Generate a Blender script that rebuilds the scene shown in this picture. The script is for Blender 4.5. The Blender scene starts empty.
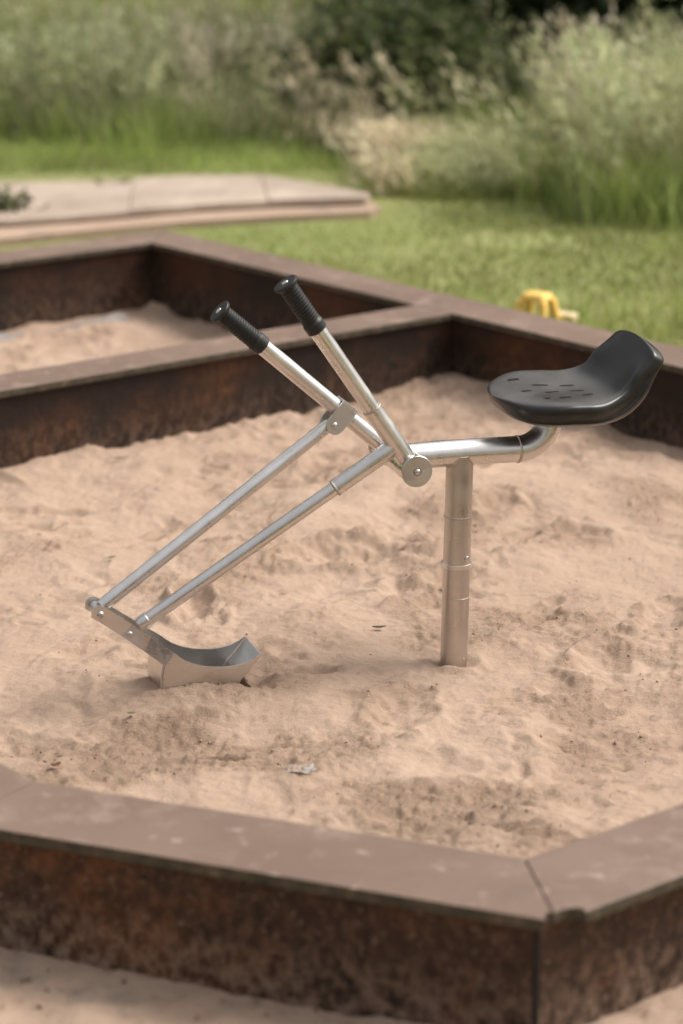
import bpy, bmesh, math, random
import numpy as np
from mathutils import Vector, Matrix

random.seed(7)
RNG = np.random.default_rng(11)
scene = bpy.context.scene
COL = scene.collection
R = math.radians

# ------------------------------------------------------------------ helpers
def tag(o, label=None, cat=None, group=None, kind=None):
    if label: o['label'] = label
    if cat: o['category'] = cat
    if group: o['group'] = group
    if kind: o['kind'] = kind
    return o

def link(name, me, mats=None, parent=None):
    o = bpy.data.objects.new(name, me)
    COL.objects.link(o)
    if mats is not None:
        for m in (mats if isinstance(mats, (list, tuple)) else [mats]):
            me.materials.append(m)
    if parent is not None:
        o.parent = parent
    return o

def empty(name, loc, rz=0.0):
    o = bpy.data.objects.new(name, None)
    o.empty_display_size = .1
    COL.objects.link(o)
    o.location = loc
    o.rotation_euler = (0, 0, rz)
    return o

def obj(name, bm, mats, parent=None, smooth=False, bevel=0.0):
    me = bpy.data.meshes.new(name)
    bm.normal_update()
    bm.to_mesh(me); bm.free()
    if smooth:
        me.shade_smooth()
    o = link(name, me, mats, parent)
    if bevel > 0:
        b = o.modifiers.new('Bevel', 'BEVEL'); b.width = bevel; b.segments = 2
        b.limit_method = 'ANGLE'; b.angle_limit = R(35)
    return o

def mesh_np(name, V, Fq, mats, parent=None, smooth=True, mat_idx=None):
    """V (n,3); Fq list of (array of faces) with constant side counts"""
    me = bpy.data.meshes.new(name)
    V = np.asarray(V, dtype=np.float32)
    me.vertices.add(len(V)); me.vertices.foreach_set('co', V.ravel())
    loops = np.concatenate([f.ravel() for f in Fq]).astype(np.int32)
    counts = np.concatenate([np.full(len(f), f.shape[1]) for f in Fq]).astype(np.int32)
    starts = np.concatenate([[0], np.cumsum(counts)[:-1]]).astype(np.int32)
    me.loops.add(len(loops)); me.loops.foreach_set('vertex_index', loops)
    me.polygons.add(len(counts)); me.polygons.foreach_set('loop_start', starts)
    me.polygons.foreach_set('loop_total', counts)
    if mat_idx is not None:
        me.polygons.foreach_set('material_index', np.asarray(mat_idx, dtype=np.int32))
    me.update(calc_edges=True); me.validate()
    if smooth: me.shade_smooth()
    return link(name, me, mats, parent)

def col_attr(o, name, rgb):
    a = o.data.attributes.new(name, 'FLOAT_COLOR', 'POINT')
    c = np.ones((len(o.data.vertices), 4), dtype=np.float32); c[:, :3] = rgb
    a.data.foreach_set('color', c.ravel())

def val_attr(o, name, v):
    a = o.data.attributes.new(name, 'FLOAT', 'POINT')
    a.data.foreach_set('value', np.asarray(v, dtype=np.float32))

def tube_into(bm, pts, radii, seg=28, cap=True, mat=0):
    """swept tube through pts; smooth sides, flat end caps"""
    pts = [Vector(p) for p in pts]
    if not isinstance(radii, (list, tuple)): radii = [radii] * len(pts)
    n = len(pts)
    tans = []
    for i in range(n):
        a = pts[max(i - 1, 0)]; b = pts[min(i + 1, n - 1)]
        t = (b - a)
        if t.length < 1e-9: t = tans[-1] if tans else Vector((0, 0, 1))
        tans.append(t.normalized())
    ref = Vector((0, 0, 1)) if abs(tans[0].z) < .9 else Vector((1, 0, 0))
    u = tans[0].cross(ref).normalized()
    rings = []; brk = set()
    for i in range(n):
        t = tans[i]
        u = (u - t * u.dot(t)).normalized()
        w = t.cross(u)
        if 0 < i < n - 1:
            a1 = math.atan2(radii[i] - radii[i - 1], (pts[i] - pts[i - 1]).length + 1e-9)
            a2 = math.atan2(radii[i + 1] - radii[i], (pts[i + 1] - pts[i]).length + 1e-9)
            if abs(a1 - a2) > R(18):
                rings.append([bm.verts.new(pts[i] + (u * math.cos(2 * math.pi * k / seg) + w * math.sin(2 * math.pi * k / seg)) * radii[i]) for k in range(seg)])
                brk.add(len(rings) - 1)
        rings.append([bm.verts.new(pts[i] + (u * math.cos(2 * math.pi * k / seg) + w * math.sin(2 * math.pi * k / seg)) * radii[i]) for k in range(seg)])
    for i in range(len(rings) - 1):
        if i in brk: continue
        for k in range(seg):
            f = bm.faces.new((rings[i][k], rings[i][(k + 1) % seg], rings[i + 1][(k + 1) % seg], rings[i + 1][k]))
            f.smooth = True; f.material_index = mat
    if cap:
        for ring, rev in ((rings[0], True), (rings[-1], False)):
            vs = [bm.verts.new(v.co) for v in ring]
            f = bm.faces.new(vs[::-1] if rev else vs); f.material_index = mat
    return bm

def stepped(bm, a, b, steps, seg=28, mat=0):
    """tube from a to b with (t, radius) profile along it, sharp steps kept by tiny chamfers"""
    a = Vector(a); b = Vector(b)
    tube_into(bm, [a.lerp(b, t) for t, r in steps], [r for t, r in steps], seg, True, mat)

def dome_into(bm, c, axis, r, h, seg=16):
    c = Vector(c); axis = Vector(axis).normalized()
    k = 6
    pts = [c + axis * (h * math.sin(math.pi / 2 * i / k)) for i in range(k + 1)]
    rr = [max(r * math.cos(math.pi / 2 * i / k), r * .02) for i in range(k + 1)]
    tube_into(bm, pts, rr, seg, True)

def prism_into(bm, poly, z0, z1):
    a = [bm.verts.new((p[0], p[1], z0)) for p in poly]
    b = [bm.verts.new((p[0], p[1], z1)) for p in poly]
    n = len(poly)
    area = sum(poly[i][0] * poly[(i + 1) % n][1] - poly[(i + 1) % n][0] * poly[i][1] for i in range(n))
    if area < 0:
        a.reverse(); b.reverse()
    bm.faces.new(a[::-1]); bm.faces.new(b)
    for i in range(n):
        j = (i + 1) % n
        bm.faces.new((a[i], a[j], b[j], b[i]))

# ------------------------------------------------------------------ noise
def vnoise(x, y, seed=0):
    xi = np.floor(x).astype(np.int64); yi = np.floor(y).astype(np.int64)
    fx = x - xi; fy = y - yi
    fx = fx * fx * fx * (fx * (fx * 6 - 15) + 10); fy = fy * fy * fy * (fy * (fy * 6 - 15) + 10)
    def h(a, b):
        n = (a * 374761393 + b * 668265263 + seed * 974634247) & 0xffffffff
        n = ((n ^ (n >> 13)) * 1274126177) & 0xffffffff
        n = (n ^ (n >> 16)) & 0xffffffff
        return n.astype(np.float64) / 0xffffffff * 2 - 1
    return (h(xi, yi) * (1 - fx) + h(xi + 1, yi) * fx) * (1 - fy) + (h(xi, yi + 1) * (1 - fx) + h(xi + 1, yi + 1) * fx) * fy

def fbm(x, y, sc, octv=4, seed=0, gain=.5):
    s = np.zeros_like(x, dtype=np.float64); a = 1.0; t = 0
    c, d = math.cos(.6), math.sin(.6)
    for i in range(octv):
        s += a * vnoise(x * sc, y * sc, seed + i * 17); t += a
        x, y = c * x - d * y + 3.1, d * x + c * y - 1.7
        a *= gain; sc *= 2.03
    return s / t

def sstep(a, b, x):
    t = np.clip((x - a) / (b - a), 0, 1); return t * t * (3 - 2 * t)

# ------------------------------------------------------------------ materials
def new_mat(name):
    m = bpy.data.materials.new(name); m.use_nodes = True
    nt = m.node_tree; nt.nodes.clear()
    out = nt.nodes.new('ShaderNodeOutputMaterial')
    p = nt.nodes.new('ShaderNodeBsdfPrincipled')
    nt.links.new(p.outputs[0], out.inputs[0])
    return m, nt, p

class NT:
    def __init__(s, nt): s.nt = nt
    def n(s, t, **kw):
        nd = s.nt.nodes.new(t)
        for k, v in kw.items():
            if k.startswith('i_'):
                key = k[2:]; key = int(key) if key.isdigit() else key.replace('_', ' ')
                nd.inputs[key].default_value = v
            else: setattr(nd, k, v)
        return nd
    def l(s, a, b): s.nt.links.new(a, b)
    def coord(s, out='Object', scale=None):
        tc = s.n('ShaderNodeTexCoord')
        if scale is None: return tc.outputs[out]
        mp = s.n('ShaderNodeMapping'); mp.inputs['Scale'].default_value = scale
        s.l(tc.outputs[out], mp.inputs[0]); return mp.outputs[0]
    def noise(s, vec, scale, detail=4, rough=.55, dist=0):
        nd = s.n('ShaderNodeTexNoise'); nd.inputs['Scale'].default_value = scale
        nd.inputs['Detail'].default_value = detail; nd.inputs['Roughness'].default_value = rough
        nd.inputs['Distortion'].default_value = dist
        s.l(vec, nd.inputs['Vector']); return nd.outputs[0]
    def ramp(s, fac, stops):
        nd = s.n('ShaderNodeValToRGB'); cr = nd.color_ramp
        while len(cr.elements) < len(stops): cr.elements.new(.5)
        for e, (p, c) in zip(cr.elements, stops):
            e.position = p; e.color = (*c, 1) if len(c) == 3 else c
        s.l(fac, nd.inputs[0]); return nd.outputs[0]
    def mix(s, fac, a, b, mode='MIX'):
        nd = s.n('ShaderNodeMix', data_type='RGBA', blend_type=mode)
        for sock, v in ((nd.inputs[0], fac), (nd.inputs[6], a), (nd.inputs[7], b)):
            if hasattr(v, 'node'): s.l(v, sock)
            elif isinstance(v, (int, float)): sock.default_value = v
            else: sock.default_value = (*v, 1)
        return nd.outputs[2]
    def maprange(s, v, a, b, c, d):
        nd = s.n('ShaderNodeMapRange'); nd.inputs[1].default_value = a; nd.inputs[2].default_value = b
        nd.inputs[3].default_value = c; nd.inputs[4].default_value = d
        s.l(v, nd.inputs[0]); return nd.outputs[0]
    def bump(s, h, strength, dist, prev=None):
        nd = s.n('ShaderNodeBump'); nd.inputs['Strength'].default_value = strength
        nd.inputs['Distance'].default_value = dist; s.l(h, nd.inputs['Height'])
        if prev is not None: s.l(prev, nd.inputs['Normal'])
        return nd.outputs[0]

def simple_mat(name, rgb, rough=.6, var=.15, sc=20, metallic=0.0, bump=0.0, bsc=60):
    m, nt, p = new_mat(name); g = NT(nt)
    c = g.coord()
    n = g.noise(c, sc, 5)
    col = g.ramp(n, [(.25, tuple(x * (1 - var) for x in rgb)), (.75, tuple(min(1, x * (1 + var)) for x in rgb))])
    g.l(col, p.inputs['Base Color']); p.inputs['Roughness'].default_value = rough
    p.inputs['Metallic'].default_value = metallic
    if bump: g.l(g.bump(g.noise(c, bsc, 4), bump, .002), p.inputs['Normal'])
    return m

def sand_mat(name, far=False):
    m, nt, p = new_mat(name); g = NT(nt)
    c = g.coord()
    big = g.noise(c, 1.9, 5, .6)
    base = g.ramp(big, [(.28, (.395, .281, .208)), (.5, (.44, .318, .238)), (.72, (.48, .352, .268))])
    mid = g.noise(c, 17, 6, .65)
    base = g.mix(g.maprange(mid, .54, .72, 0, .28), base, (.37, .248, .174))
    at = g.n('ShaderNodeAttribute', attribute_name='turned'); T = at.outputs['Fac']
    base = g.mix(g.maprange(T, 0, 1, 0, .38), base, (.39, .258, .172))      # freshly turned, still damp sand
    pore = g.noise(c, 170, 6, .72)
    pf = g.n('ShaderNodeMath', operation='MULTIPLY'); g.l(g.maprange(pore, .56, .68, 0, .45), pf.inputs[0]); g.l(g.maprange(T, .0, .9, .30, 1), pf.inputs[1])
    base = g.mix(pf.outputs[0], base, (.23, .142, .09))
    grain = g.noise(c, 480, 3, .7)
    base = g.mix(.45, base, g.ramp(grain, [(.3, (.38, .36, .34)), (.5, (.5, .5, .5)), (.72, (.64, .63, .62))]), 'OVERLAY')
    if far:   # grey worn-through patches and soil on the ground outside
        pt = g.noise(c, 5.5, 5, .6)
        base = g.mix(g.maprange(pt, .56, .66, 0, .75), base, (.22, .19, .155))
        base = g.mix(g.maprange(g.noise(c, 40, 6, .7), .58, .68, 0, .7), base, (.20, .13, .085))
    g.l(base, p.inputs['Base Color']); p.inputs['Roughness'].default_value = .95
    p.inputs['Specular IOR Level'].default_value = .15
    b1 = g.n('ShaderNodeBump'); b1.inputs['Distance'].default_value = .009
    g.l(g.noise(c, 85, 8, .75), b1.inputs['Height']); g.l(g.maprange(T, 0, 1, .42, .7), b1.inputs['Strength'])
    b2 = g.n('ShaderNodeBump'); b2.inputs['Distance'].default_value = .004
    g.l(pore, b2.inputs['Height']); g.l(g.maprange(T, 0, 1, .35, .6), b2.inputs['Strength']); g.l(b1.outputs[0], b2.inputs['Normal'])
    g.l(b2.outputs[0], p.inputs['Normal'])
    return m

def metal_mat(name, axis_scale, tint=(.66, .63, .60), rough=.34):
    """brushed stainless steel: fine streaks, faint smudges"""
    m, nt, p = new_mat(name); g = NT(nt)
    c = g.coord()
    st = g.noise(g.coord('Object', axis_scale), 1.0, 4, .6)
    sm = g.noise(c, 16, 5, .6)
    col = g.ramp(sm, [(.3, tuple(x * .84 for x in tint)), (.7, tint)])
    col = g.mix(g.maprange(st, .3, .7, 0, .22), col, tuple(x * .72 for x in tint))
    dust = g.noise(c, 38, 6, .7)
    g.l(col, p.inputs['Base Color']); p.inputs['Metallic'].default_value = 1
    r = g.n('ShaderNodeMath', operation='ADD')
    g.l(g.maprange(sm, .3, .7, rough - .07, rough + .08), r.inputs[0]); g.l(g.maprange(dust, .45, .75, 0, .14), r.inputs[1])
    g.l(r.outputs[0], p.inputs['Roughness'])
    g.l(g.bump(st, .06, .0006), p.inputs['Normal'])
    return m

M = {}
M['sand'] = sand_mat('sand')
M['sand_out'] = sand_mat('sand_outside', True)
M['steel'] = metal_mat('brushed_steel', (60, 60, 60), tint=(.80, .765, .735), rough=.28)
M['steel_v'] = metal_mat('brushed_steel_post', (220, 220, 5), tint=(.66, .62, .585), rough=.31)
M['steel_plate'] = metal_mat('steel_plate', (40, 40, 220), tint=(.74, .71, .68), rough=.30)
M['bolt'] = simple_mat('bolt_steel', (.62, .58, .54), .25, .08, 60, 1.0)
M['weld'] = simple_mat('weld_seam', (.50, .44, .38), .42, .25, 160, 1.0, .6, 300)

# rubber
def rubber():
    m, nt, p = new_mat('black_rubber'); g = NT(nt); c = g.coord()
    n = g.noise(c, 9, 5, .6); f = g.noise(c, 90, 4, .7)
    wear = g.ramp(n, [(.3, (.009, .0085, .008)), (.62, (.014, .0132, .0125)), (.8, (.030, .027, .025))])
    col = g.mix(g.maprange(f, .56, .8, 0, .4), wear, (.07, .06, .05))
    geo = g.n('ShaderNodeNewGeometry'); sx = g.n('ShaderNodeSeparateXYZ'); g.l(geo.outputs['Normal'], sx.inputs[0])
    dm = g.n('ShaderNodeMath', operation='MULTIPLY'); g.l(g.maprange(sx.outputs['Z'], .86, .99, 0, 1), dm.inputs[0]); g.l(g.maprange(n, .25, .65, .35, .85), dm.inputs[1])
    col = g.mix(dm.outputs[0], col, (.105, .098, .092))          # sky highlight painted grey on the flat of the pan, with some dust
    g.l(col, p.inputs['Base Color'])
    g.l(g.maprange(n, .3, .7, .27, .40), p.inputs['Roughness'])
    p.inputs['Specular IOR Level'].default_value = .45
    g.l(g.bump(f, .12, .001), p.inputs['Normal'])
    return m
M['rubber'] = rubber()
M['slot'] = simple_mat('slot_dark', (.006, .006, .006), .9, .1)
M['grip'] = simple_mat('grip_rubber', (.008, .0075, .007), .50, .3, 50, 0, .1, 200)

def wall_mat(dark=False):
    m, nt, p = new_mat('dark_inner_board' if dark else 'weathered_recycled_plastic'); g = NT(nt); c = g.coord()
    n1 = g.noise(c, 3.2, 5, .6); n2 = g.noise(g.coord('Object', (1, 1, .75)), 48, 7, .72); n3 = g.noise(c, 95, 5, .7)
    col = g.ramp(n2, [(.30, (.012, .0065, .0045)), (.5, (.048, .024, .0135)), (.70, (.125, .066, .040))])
    if dark: col = g.ramp(n2, [(.25, (.012, .0072, .0052)), (.5, (.022, .0125, .0085)), (.75, (.040, .022, .014))])  # darker, more even ramp for the inner faces and the divider
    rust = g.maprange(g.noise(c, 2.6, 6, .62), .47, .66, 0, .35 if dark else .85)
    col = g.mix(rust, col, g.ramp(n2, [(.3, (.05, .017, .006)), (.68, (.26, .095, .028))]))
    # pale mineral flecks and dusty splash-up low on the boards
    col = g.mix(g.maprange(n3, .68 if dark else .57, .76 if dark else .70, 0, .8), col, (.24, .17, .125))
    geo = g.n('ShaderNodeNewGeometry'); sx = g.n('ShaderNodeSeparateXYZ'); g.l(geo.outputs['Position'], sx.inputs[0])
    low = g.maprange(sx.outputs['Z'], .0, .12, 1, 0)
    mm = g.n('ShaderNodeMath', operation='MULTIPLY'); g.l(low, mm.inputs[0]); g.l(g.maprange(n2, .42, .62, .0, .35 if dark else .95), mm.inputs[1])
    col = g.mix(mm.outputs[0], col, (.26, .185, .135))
    g.l(col, p.inputs['Base Color']); g.l(g.maprange(n2, .3, .7, .55, .85), p.inputs['Roughness'])
    p.inputs['Specular IOR Level'].default_value = .3
    b = g.bump(n2, .6, .006); g.l(g.bump(n3, .5, .003, b), p.inputs['Normal'])
    return m
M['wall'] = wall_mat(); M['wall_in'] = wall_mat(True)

def cap_mat():
    m, nt, p = new_mat('sun_faded_plastic_board'); g = NT(nt); c = g.coord()
    n1 = g.noise(c, 2.4, 5, .6); n2 = g.noise(c, 11, 6, .65); n3 = g.noise(c, 120, 4, .7)
    st = g.noise(g.coord('Object', (1, 1, 1)), 4.5, 8, .72, 1.2)
    col = g.ramp(n1, [(.3, (.152, .099, .073)), (.7, (.198, .134, .100))])
    col = g.mix(g.maprange(st, .50, .68, 0, .55), col, (.135, .092, .072))
    col = g.mix(g.maprange(st, .42, .30, 0, .5), col, (.27, .20, .165))
    col = g.mix(g.maprange(n2, .57, .72, 0, .6), col, (.34, .245, .195))
    col = g.mix(g.maprange(n3, .6, .75, 0, .35), col, (.14, .095, .075))
    sp = g.noise(c, 24, 3, .5)
    col = g.mix(g.maprange(sp, .64, .74, 0, .7), col, (.42, .33, .27))
    du = g.noise(c, 6.5, 7, .68)
    col = g.mix(g.maprange(du, .56, .70, 0, .55), col, (.36, .265, .205))
    fs = g.noise(g.coord('Object', (1, 1, 1)), 60, 6, .75)
    col = g.mix(g.maprange(fs, .55, .7, 0, .35), col, (.12, .08, .062))
    g.l(col, p.inputs['Base Color']); g.l(g.maprange(n2, .3, .7, .48, .7), p.inputs['Roughness'])
    p.inputs['Specular IOR Level'].default_value = .4
    b = g.bump(n2, .15, .003); g.l(g.bump(n3, .25, .001, b), p.inputs['Normal'])
    return m
M['cap'] = cap_mat()
def edge_mat():
    m, nt, p = new_mat('algae_board_edge'); g = NT(nt); c = g.coord()
    n2 = g.noise(c, 30, 6, .65)
    col = g.ramp(n2, [(.3, (.030, .026, .014)), (.55, (.075, .058, .034)), (.75, (.16, .122, .085))])
    g.l(col, p.inputs['Base Color']); p.inputs['Roughness'].default_value = .8
    g.l(g.bump(n2, .5, .003), p.inputs['Normal'])
    return m
M['edge'] = edge_mat()

def attr_mat(name, rough=.6, trans=.0, spec=.3):
    m, nt, p = new_mat(name); g = NT(nt)
    at = g.n('ShaderNodeAttribute', attribute_name='tint')
    nz = g.noise(g.coord(), 3.0, 4)
    col = g.mix(g.maprange(nz, .3, .7, 0, .35), at.outputs['Color'], (.5, .5, .4), 'MULTIPLY')
    g.l(col, p.inputs['Base Color'])
    p.inputs['Roughness'].default_value = rough
    p.inputs['Specular IOR Level'].default_value = spec
    if trans > 0:
        out = [n for n in nt.nodes if n.type == 'OUTPUT_MATERIAL'][0]
        tr = g.n('ShaderNodeBsdfTranslucent'); g.l(col, tr.inputs[0])
        mx = g.n('ShaderNodeMixShader'); mx.inputs[0].default_value = trans
        g.l(p.outputs[0], mx.inputs[1]); g.l(tr.outputs[0], mx.inputs[2]); g.l(mx.outputs[0], out.inputs[0])
    return m
M['plant'] = attr_mat('plant_leaf', .55, .42)
M['seed'] = attr_mat('dry_grass', .7, .35)
M['bits'] = attr_mat('plant_bits', .8)
M['bark'] = simple_mat('bark', (.07, .05, .035), .9, .4, 14, 0, .8, 30)

def ground_mat():
    m, nt, p = new_mat('lawn_ground'); g = NT(nt); c = g.coord()
    n1 = g.noise(c, .9, 5, .6); n2 = g.noise(c, 12, 6, .65)
    col = g.ramp(n1, [(.3, (.19, .225, .06)), (.55, (.24, .26, .085)), (.75, (.32, .30, .14))])
    col = g.mix(g.maprange(n2, .5, .7, 0, .5), col, (.13, .105, .05))
    g.l(col, p.inputs['Base Color']); p.inputs['Roughness'].default_value = .9
    g.l(g.bump(n2, .6, .03), p.inputs['Normal'])
    return m
M['ground'] = ground_mat()

def stone_mat():
    m, nt, p = new_mat('pale_stone'); g = NT(nt); c = g.coord()
    n1 = g.noise(c, 3.5, 5, .6); n2 = g.noise(c, 24, 6, .65)
    col = g.ramp(n1, [(.3, (.30, .23, .18)), (.55, (.42, .335, .265)), (.8, (.52, .43, .35))])
    col = g.mix(g.maprange(n2, .52, .7, 0, .5), col, (.27, .21, .17))
    g.l(col, p.inputs['Base Color']); p.inputs['Roughness'].default_value = .85
    g.l(g.bump(n2, .5, .006), p.inputs['Normal'])
    return m
M['stone'] = stone_mat()
M['yellow'] = simple_mat('yellow_plastic', (.92, .60, .15), .38, .06, 12)
M['cream'] = simple_mat('cream_plastic', (.74, .60, .36), .45, .06, 12)
M['membrane'] = simple_mat('grey_membrane', (.22, .195, .175), .85, .3, 30, 0, .6, 80)

# ------------------------------------------------------------------ sandbox outline (metres)
inner = {'far': (-.643, 8.082), 'right': (2.2, 4.676), 'corner': (.261, 3.168), 'bend': (-.472, 3.448), 'left': (-2.889, 6.328)}
ORDER = ['far', 'right', 'corner', 'bend', 'left']
IN = [np.array(inner[k]) for k in ORDER]          # clockwise seen from above
def offset_poly(P, d):
    n = len(P); out = []
    for i in range(n):
        a, b, c = P[i - 1], P[i], P[(i + 1) % n]
        def line(p, q):
            t = (q - p) / np.linalg.norm(q - p); nrm = np.array([-t[1], t[0]])   # left normal = outward for clockwise
            return p + nrm * d, t
        p1, t1 = line(a, b); p2, t2 = line(b, c)
        A = np.array([t1, -t2]).T
        s = np.linalg.solve(A, p2 - p1)
        out.append(p1 + t1 * s[0])
    return out
OUT = offset_poly(IN, .18)
WIN = offset_poly(IN, .016)     # wall faces set back under the board edge
WOUT = offset_poly(IN, .164)
_t = (IN[2] - IN[1]) / np.linalg.norm(IN[2] - IN[1])            # the near right board sits a little further back
_tc = (IN[3] - IN[2]) / np.linalg.norm(IN[3] - IN[2])
WOUT[2] = WOUT[2] + _tc * .0225
WOUT[1] = WOUT[1] - np.array([-_t[1], _t[0]]) * .019
MID = offset_poly(IN, .09)
TOP, CAPT = .21, .019

def inside(poly, x, y):
    r = np.zeros(x.shape, bool); n = len(poly)
    for i in range(n):
        x1, y1 = poly[i]; x2, y2 = poly[(i + 1) % n]
        cond = ((y1 > y) != (y2 > y)) & (x < (x2 - x1) * (y - y1) / (y2 - y1 + 1e-12) + x1)
        r ^= cond
    return r

def seg_dist(x, y, a, b):
    dx, dy = b[0] - a[0], b[1] - a[1]
    t = np.clip(((x - a[0]) * dx + (y - a[1]) * dy) / (dx * dx + dy * dy), 0, 1)
    return np.hypot(x - a[0] - t * dx, y - a[1] - t * dy)

# divider
u_dv = np.array([math.sin(R(51.3)), math.cos(R(51.3))]); n_dv = np.array([-u_dv[1], u_dv[0]])
DN = np.array((.325, 6.926)) + u_dv * .0        # near edge meets the long board here
def meet(p, d, a, b):
    e = b - a; A = np.array([d, -e]).T
    s = np.linalg.solve(A, a - p); return p + d * s[0]
dv_w = .16
dvN0 = meet(DN, u_dv, IN[0], IN[1]); dvN1 = meet(DN, u_dv, IN[3], IN[4])
DF = DN + n_dv * dv_w
dvF0 = meet(DF, u_dv, IN[0], IN[1]); dvF1 = meet(DF, u_dv, IN[3], IN[4])

sbx = empty('sandbox', (0, 5.5, 0))
tag(sbx, 'low angular sandbox of dark weathered boards with pale brown capping and one divider', 'sandbox')
OFF = np.array((0, 5.5))
def rel(P): return [np.asarray(p) - OFF for p in P]
n = 5
for i in range(n):
    j = (i + 1) % n
    t = (IN[j] - IN[i]) / np.linalg.norm(IN[j] - IN[i])
    # wall board, mitred
    bm = bmesh.new(); prism_into(bm, rel([WIN[i] + t * .0015, WIN[j] - t * .0015, WOUT[j] - t * .0015, WOUT[i] + t * .0015]), -.16, TOP - CAPT - .001)
    bm.normal_update(); nrm_out = np.array([-t[1], t[0]])
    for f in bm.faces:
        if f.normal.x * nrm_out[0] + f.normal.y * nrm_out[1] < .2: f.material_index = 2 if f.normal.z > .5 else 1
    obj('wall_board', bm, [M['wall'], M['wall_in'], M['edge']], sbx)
    # capping board, mitred with a thin open joint
    g = .0007
    if ORDER[i] == 'bend': pass
    poly = [IN[i] + t * g, IN[j] - t * g, OUT[j] - t * g, OUT[i] + t * g]
    if ORDER[i] in ('corner', 'right'):
        # the outer corner at the front is bitten off in a rounded notch
        at_end = ORDER[i] == 'right'
        C = OUT[2]; tt = -t if at_end else t
        # notch points from the mitre line to the outer edge
        mit = (IN[2] - OUT[2]); mit = mit / np.linalg.norm(mit)
        pts = []
        rx = .050 if at_end else .016
        for k in range(9):
            a = k / 8 * math.pi / 2
            pts.append(C + mit * .030 * math.cos(a) ** .8 + tt * rx * math.sin(a) ** .9)
        if at_end: poly = [IN[i] + t * g, IN[j] - t * g] + [p - t * g for p in pts] + [OUT[i] + t * g]
        else: poly = [IN[i] + t * g, IN[j] - t * g, OUT[j] - t * g] + [p + t * g for p in pts[::-1]]
    bm = bmesh.new(); prism_into(bm, rel(poly), TOP - CAPT, TOP)
    bm.normal_update()
    for f in bm.faces:
        if abs(f.normal.z) < .5: f.material_index = 1
    obj('capping_board', bm, [M['cap'], M['edge']], sbx, bevel=.003)
# divider wall and cap
a0, a1, b0, b1 = dvN0, dvN1, dvF0, dvF1
bm = bmesh.new()
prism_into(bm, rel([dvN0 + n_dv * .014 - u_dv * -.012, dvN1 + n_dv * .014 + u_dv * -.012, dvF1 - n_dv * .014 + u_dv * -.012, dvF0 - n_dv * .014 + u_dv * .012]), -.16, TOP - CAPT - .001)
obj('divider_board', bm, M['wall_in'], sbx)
bm = bmesh.new()
prism_into(bm, rel([dvN0 - u_dv * .002, dvN1 + u_dv * .002, dvF1 + u_dv * .002, dvF0 - u_dv * .002]), TOP - CAPT, TOP + .0005)
bm.normal_update()
for f in bm.faces:
    if abs(f.normal.z) < .5: f.material_index = 1
obj('capping_board', bm, [M['cap'], M['edge']], sbx, bevel=.003)
bm = bmesh.new()
c2 = WOUT[2] - OFF
prism_into(bm, [c2 + np.array((-.006, .000)), c2 + np.array((-.0025, -.0035)), c2 + np.array((.003, -.002)), c2 + np.array((.004, .005)), c2 + np.array((-.004, .006))], -.16, TOP - CAPT - .002)
obj('corner_seam', bm, simple_mat('dark_seam', (.008, .006, .005), .8), sbx)  # thin dark strip along the seam of the near wall corner

# ------------------------------------------------------------------ digger frame
P0 = np.array((.2226, 4.5396)); PSI = R(18)
EF = np.array((-math.cos(PSI), -math.sin(PSI))); AX = np.array((-math.sin(PSI), math.cos(PSI)))
def wpos(f, d): return P0 + EF * f + AX * d

# ------------------------------------------------------------------ sand
FOOT = []   # (x, y, angle, length, width, depth, rim)
rr = random.Random(5)
for _ in range(110):
    x = rr.uniform(-1.9, 1.9); y = rr.uniform(3.5, 7.9)
    d = rr.uniform(.006, .022)
    if np.hypot(x - P0[0], y - P0[1]) < .14: d *= .4
    FOOT.append((x, y, rr.uniform(0, math.pi), rr.uniform(.07, .14), rr.uniform(.03, .06), d, d * .65))
for _ in range(60):   # finger and toe sized pokes
    x = rr.uniform(-1.6, 1.6); y = rr.uniform(3.4, 7.5)
    FOOT.append((x, y, rr.uniform(0, math.pi), rr.uniform(.018, .05), rr.uniform(.012, .024), rr.uniform(.004, .012), .004))
FOOT += [(-.06, 4.46, .15, .062, .026, .020, .012), (-.12, 4.09, .1, .07, .016, .011, .010), (-.24, 4.04, -.25, .08, .020, .016, .014),
         (.02, 5.24, .3, .16, .10, .030, .016), (.52, 4.56, 1.2, .10, .06, .016, .014), (.43, 4.39, .4, .07, .035, .012, .008),
         (.30, 3.71, .1, .05, .014, .010, .006), (.42, 4.81, 1.0, .05, .03, .014, .008), (.67, 4.81, 1.3, .11, .05, .018, .014),
         (.11, 5.33, .7, .10, .06, .020, .012), (.64, 4.2, .2, .09, .04, .014, .01), (-.5, 4.6, .8, .1, .05, .012, .008),
         (-.30, 4.42, .9, .05, .04, .010, .008)]

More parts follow.
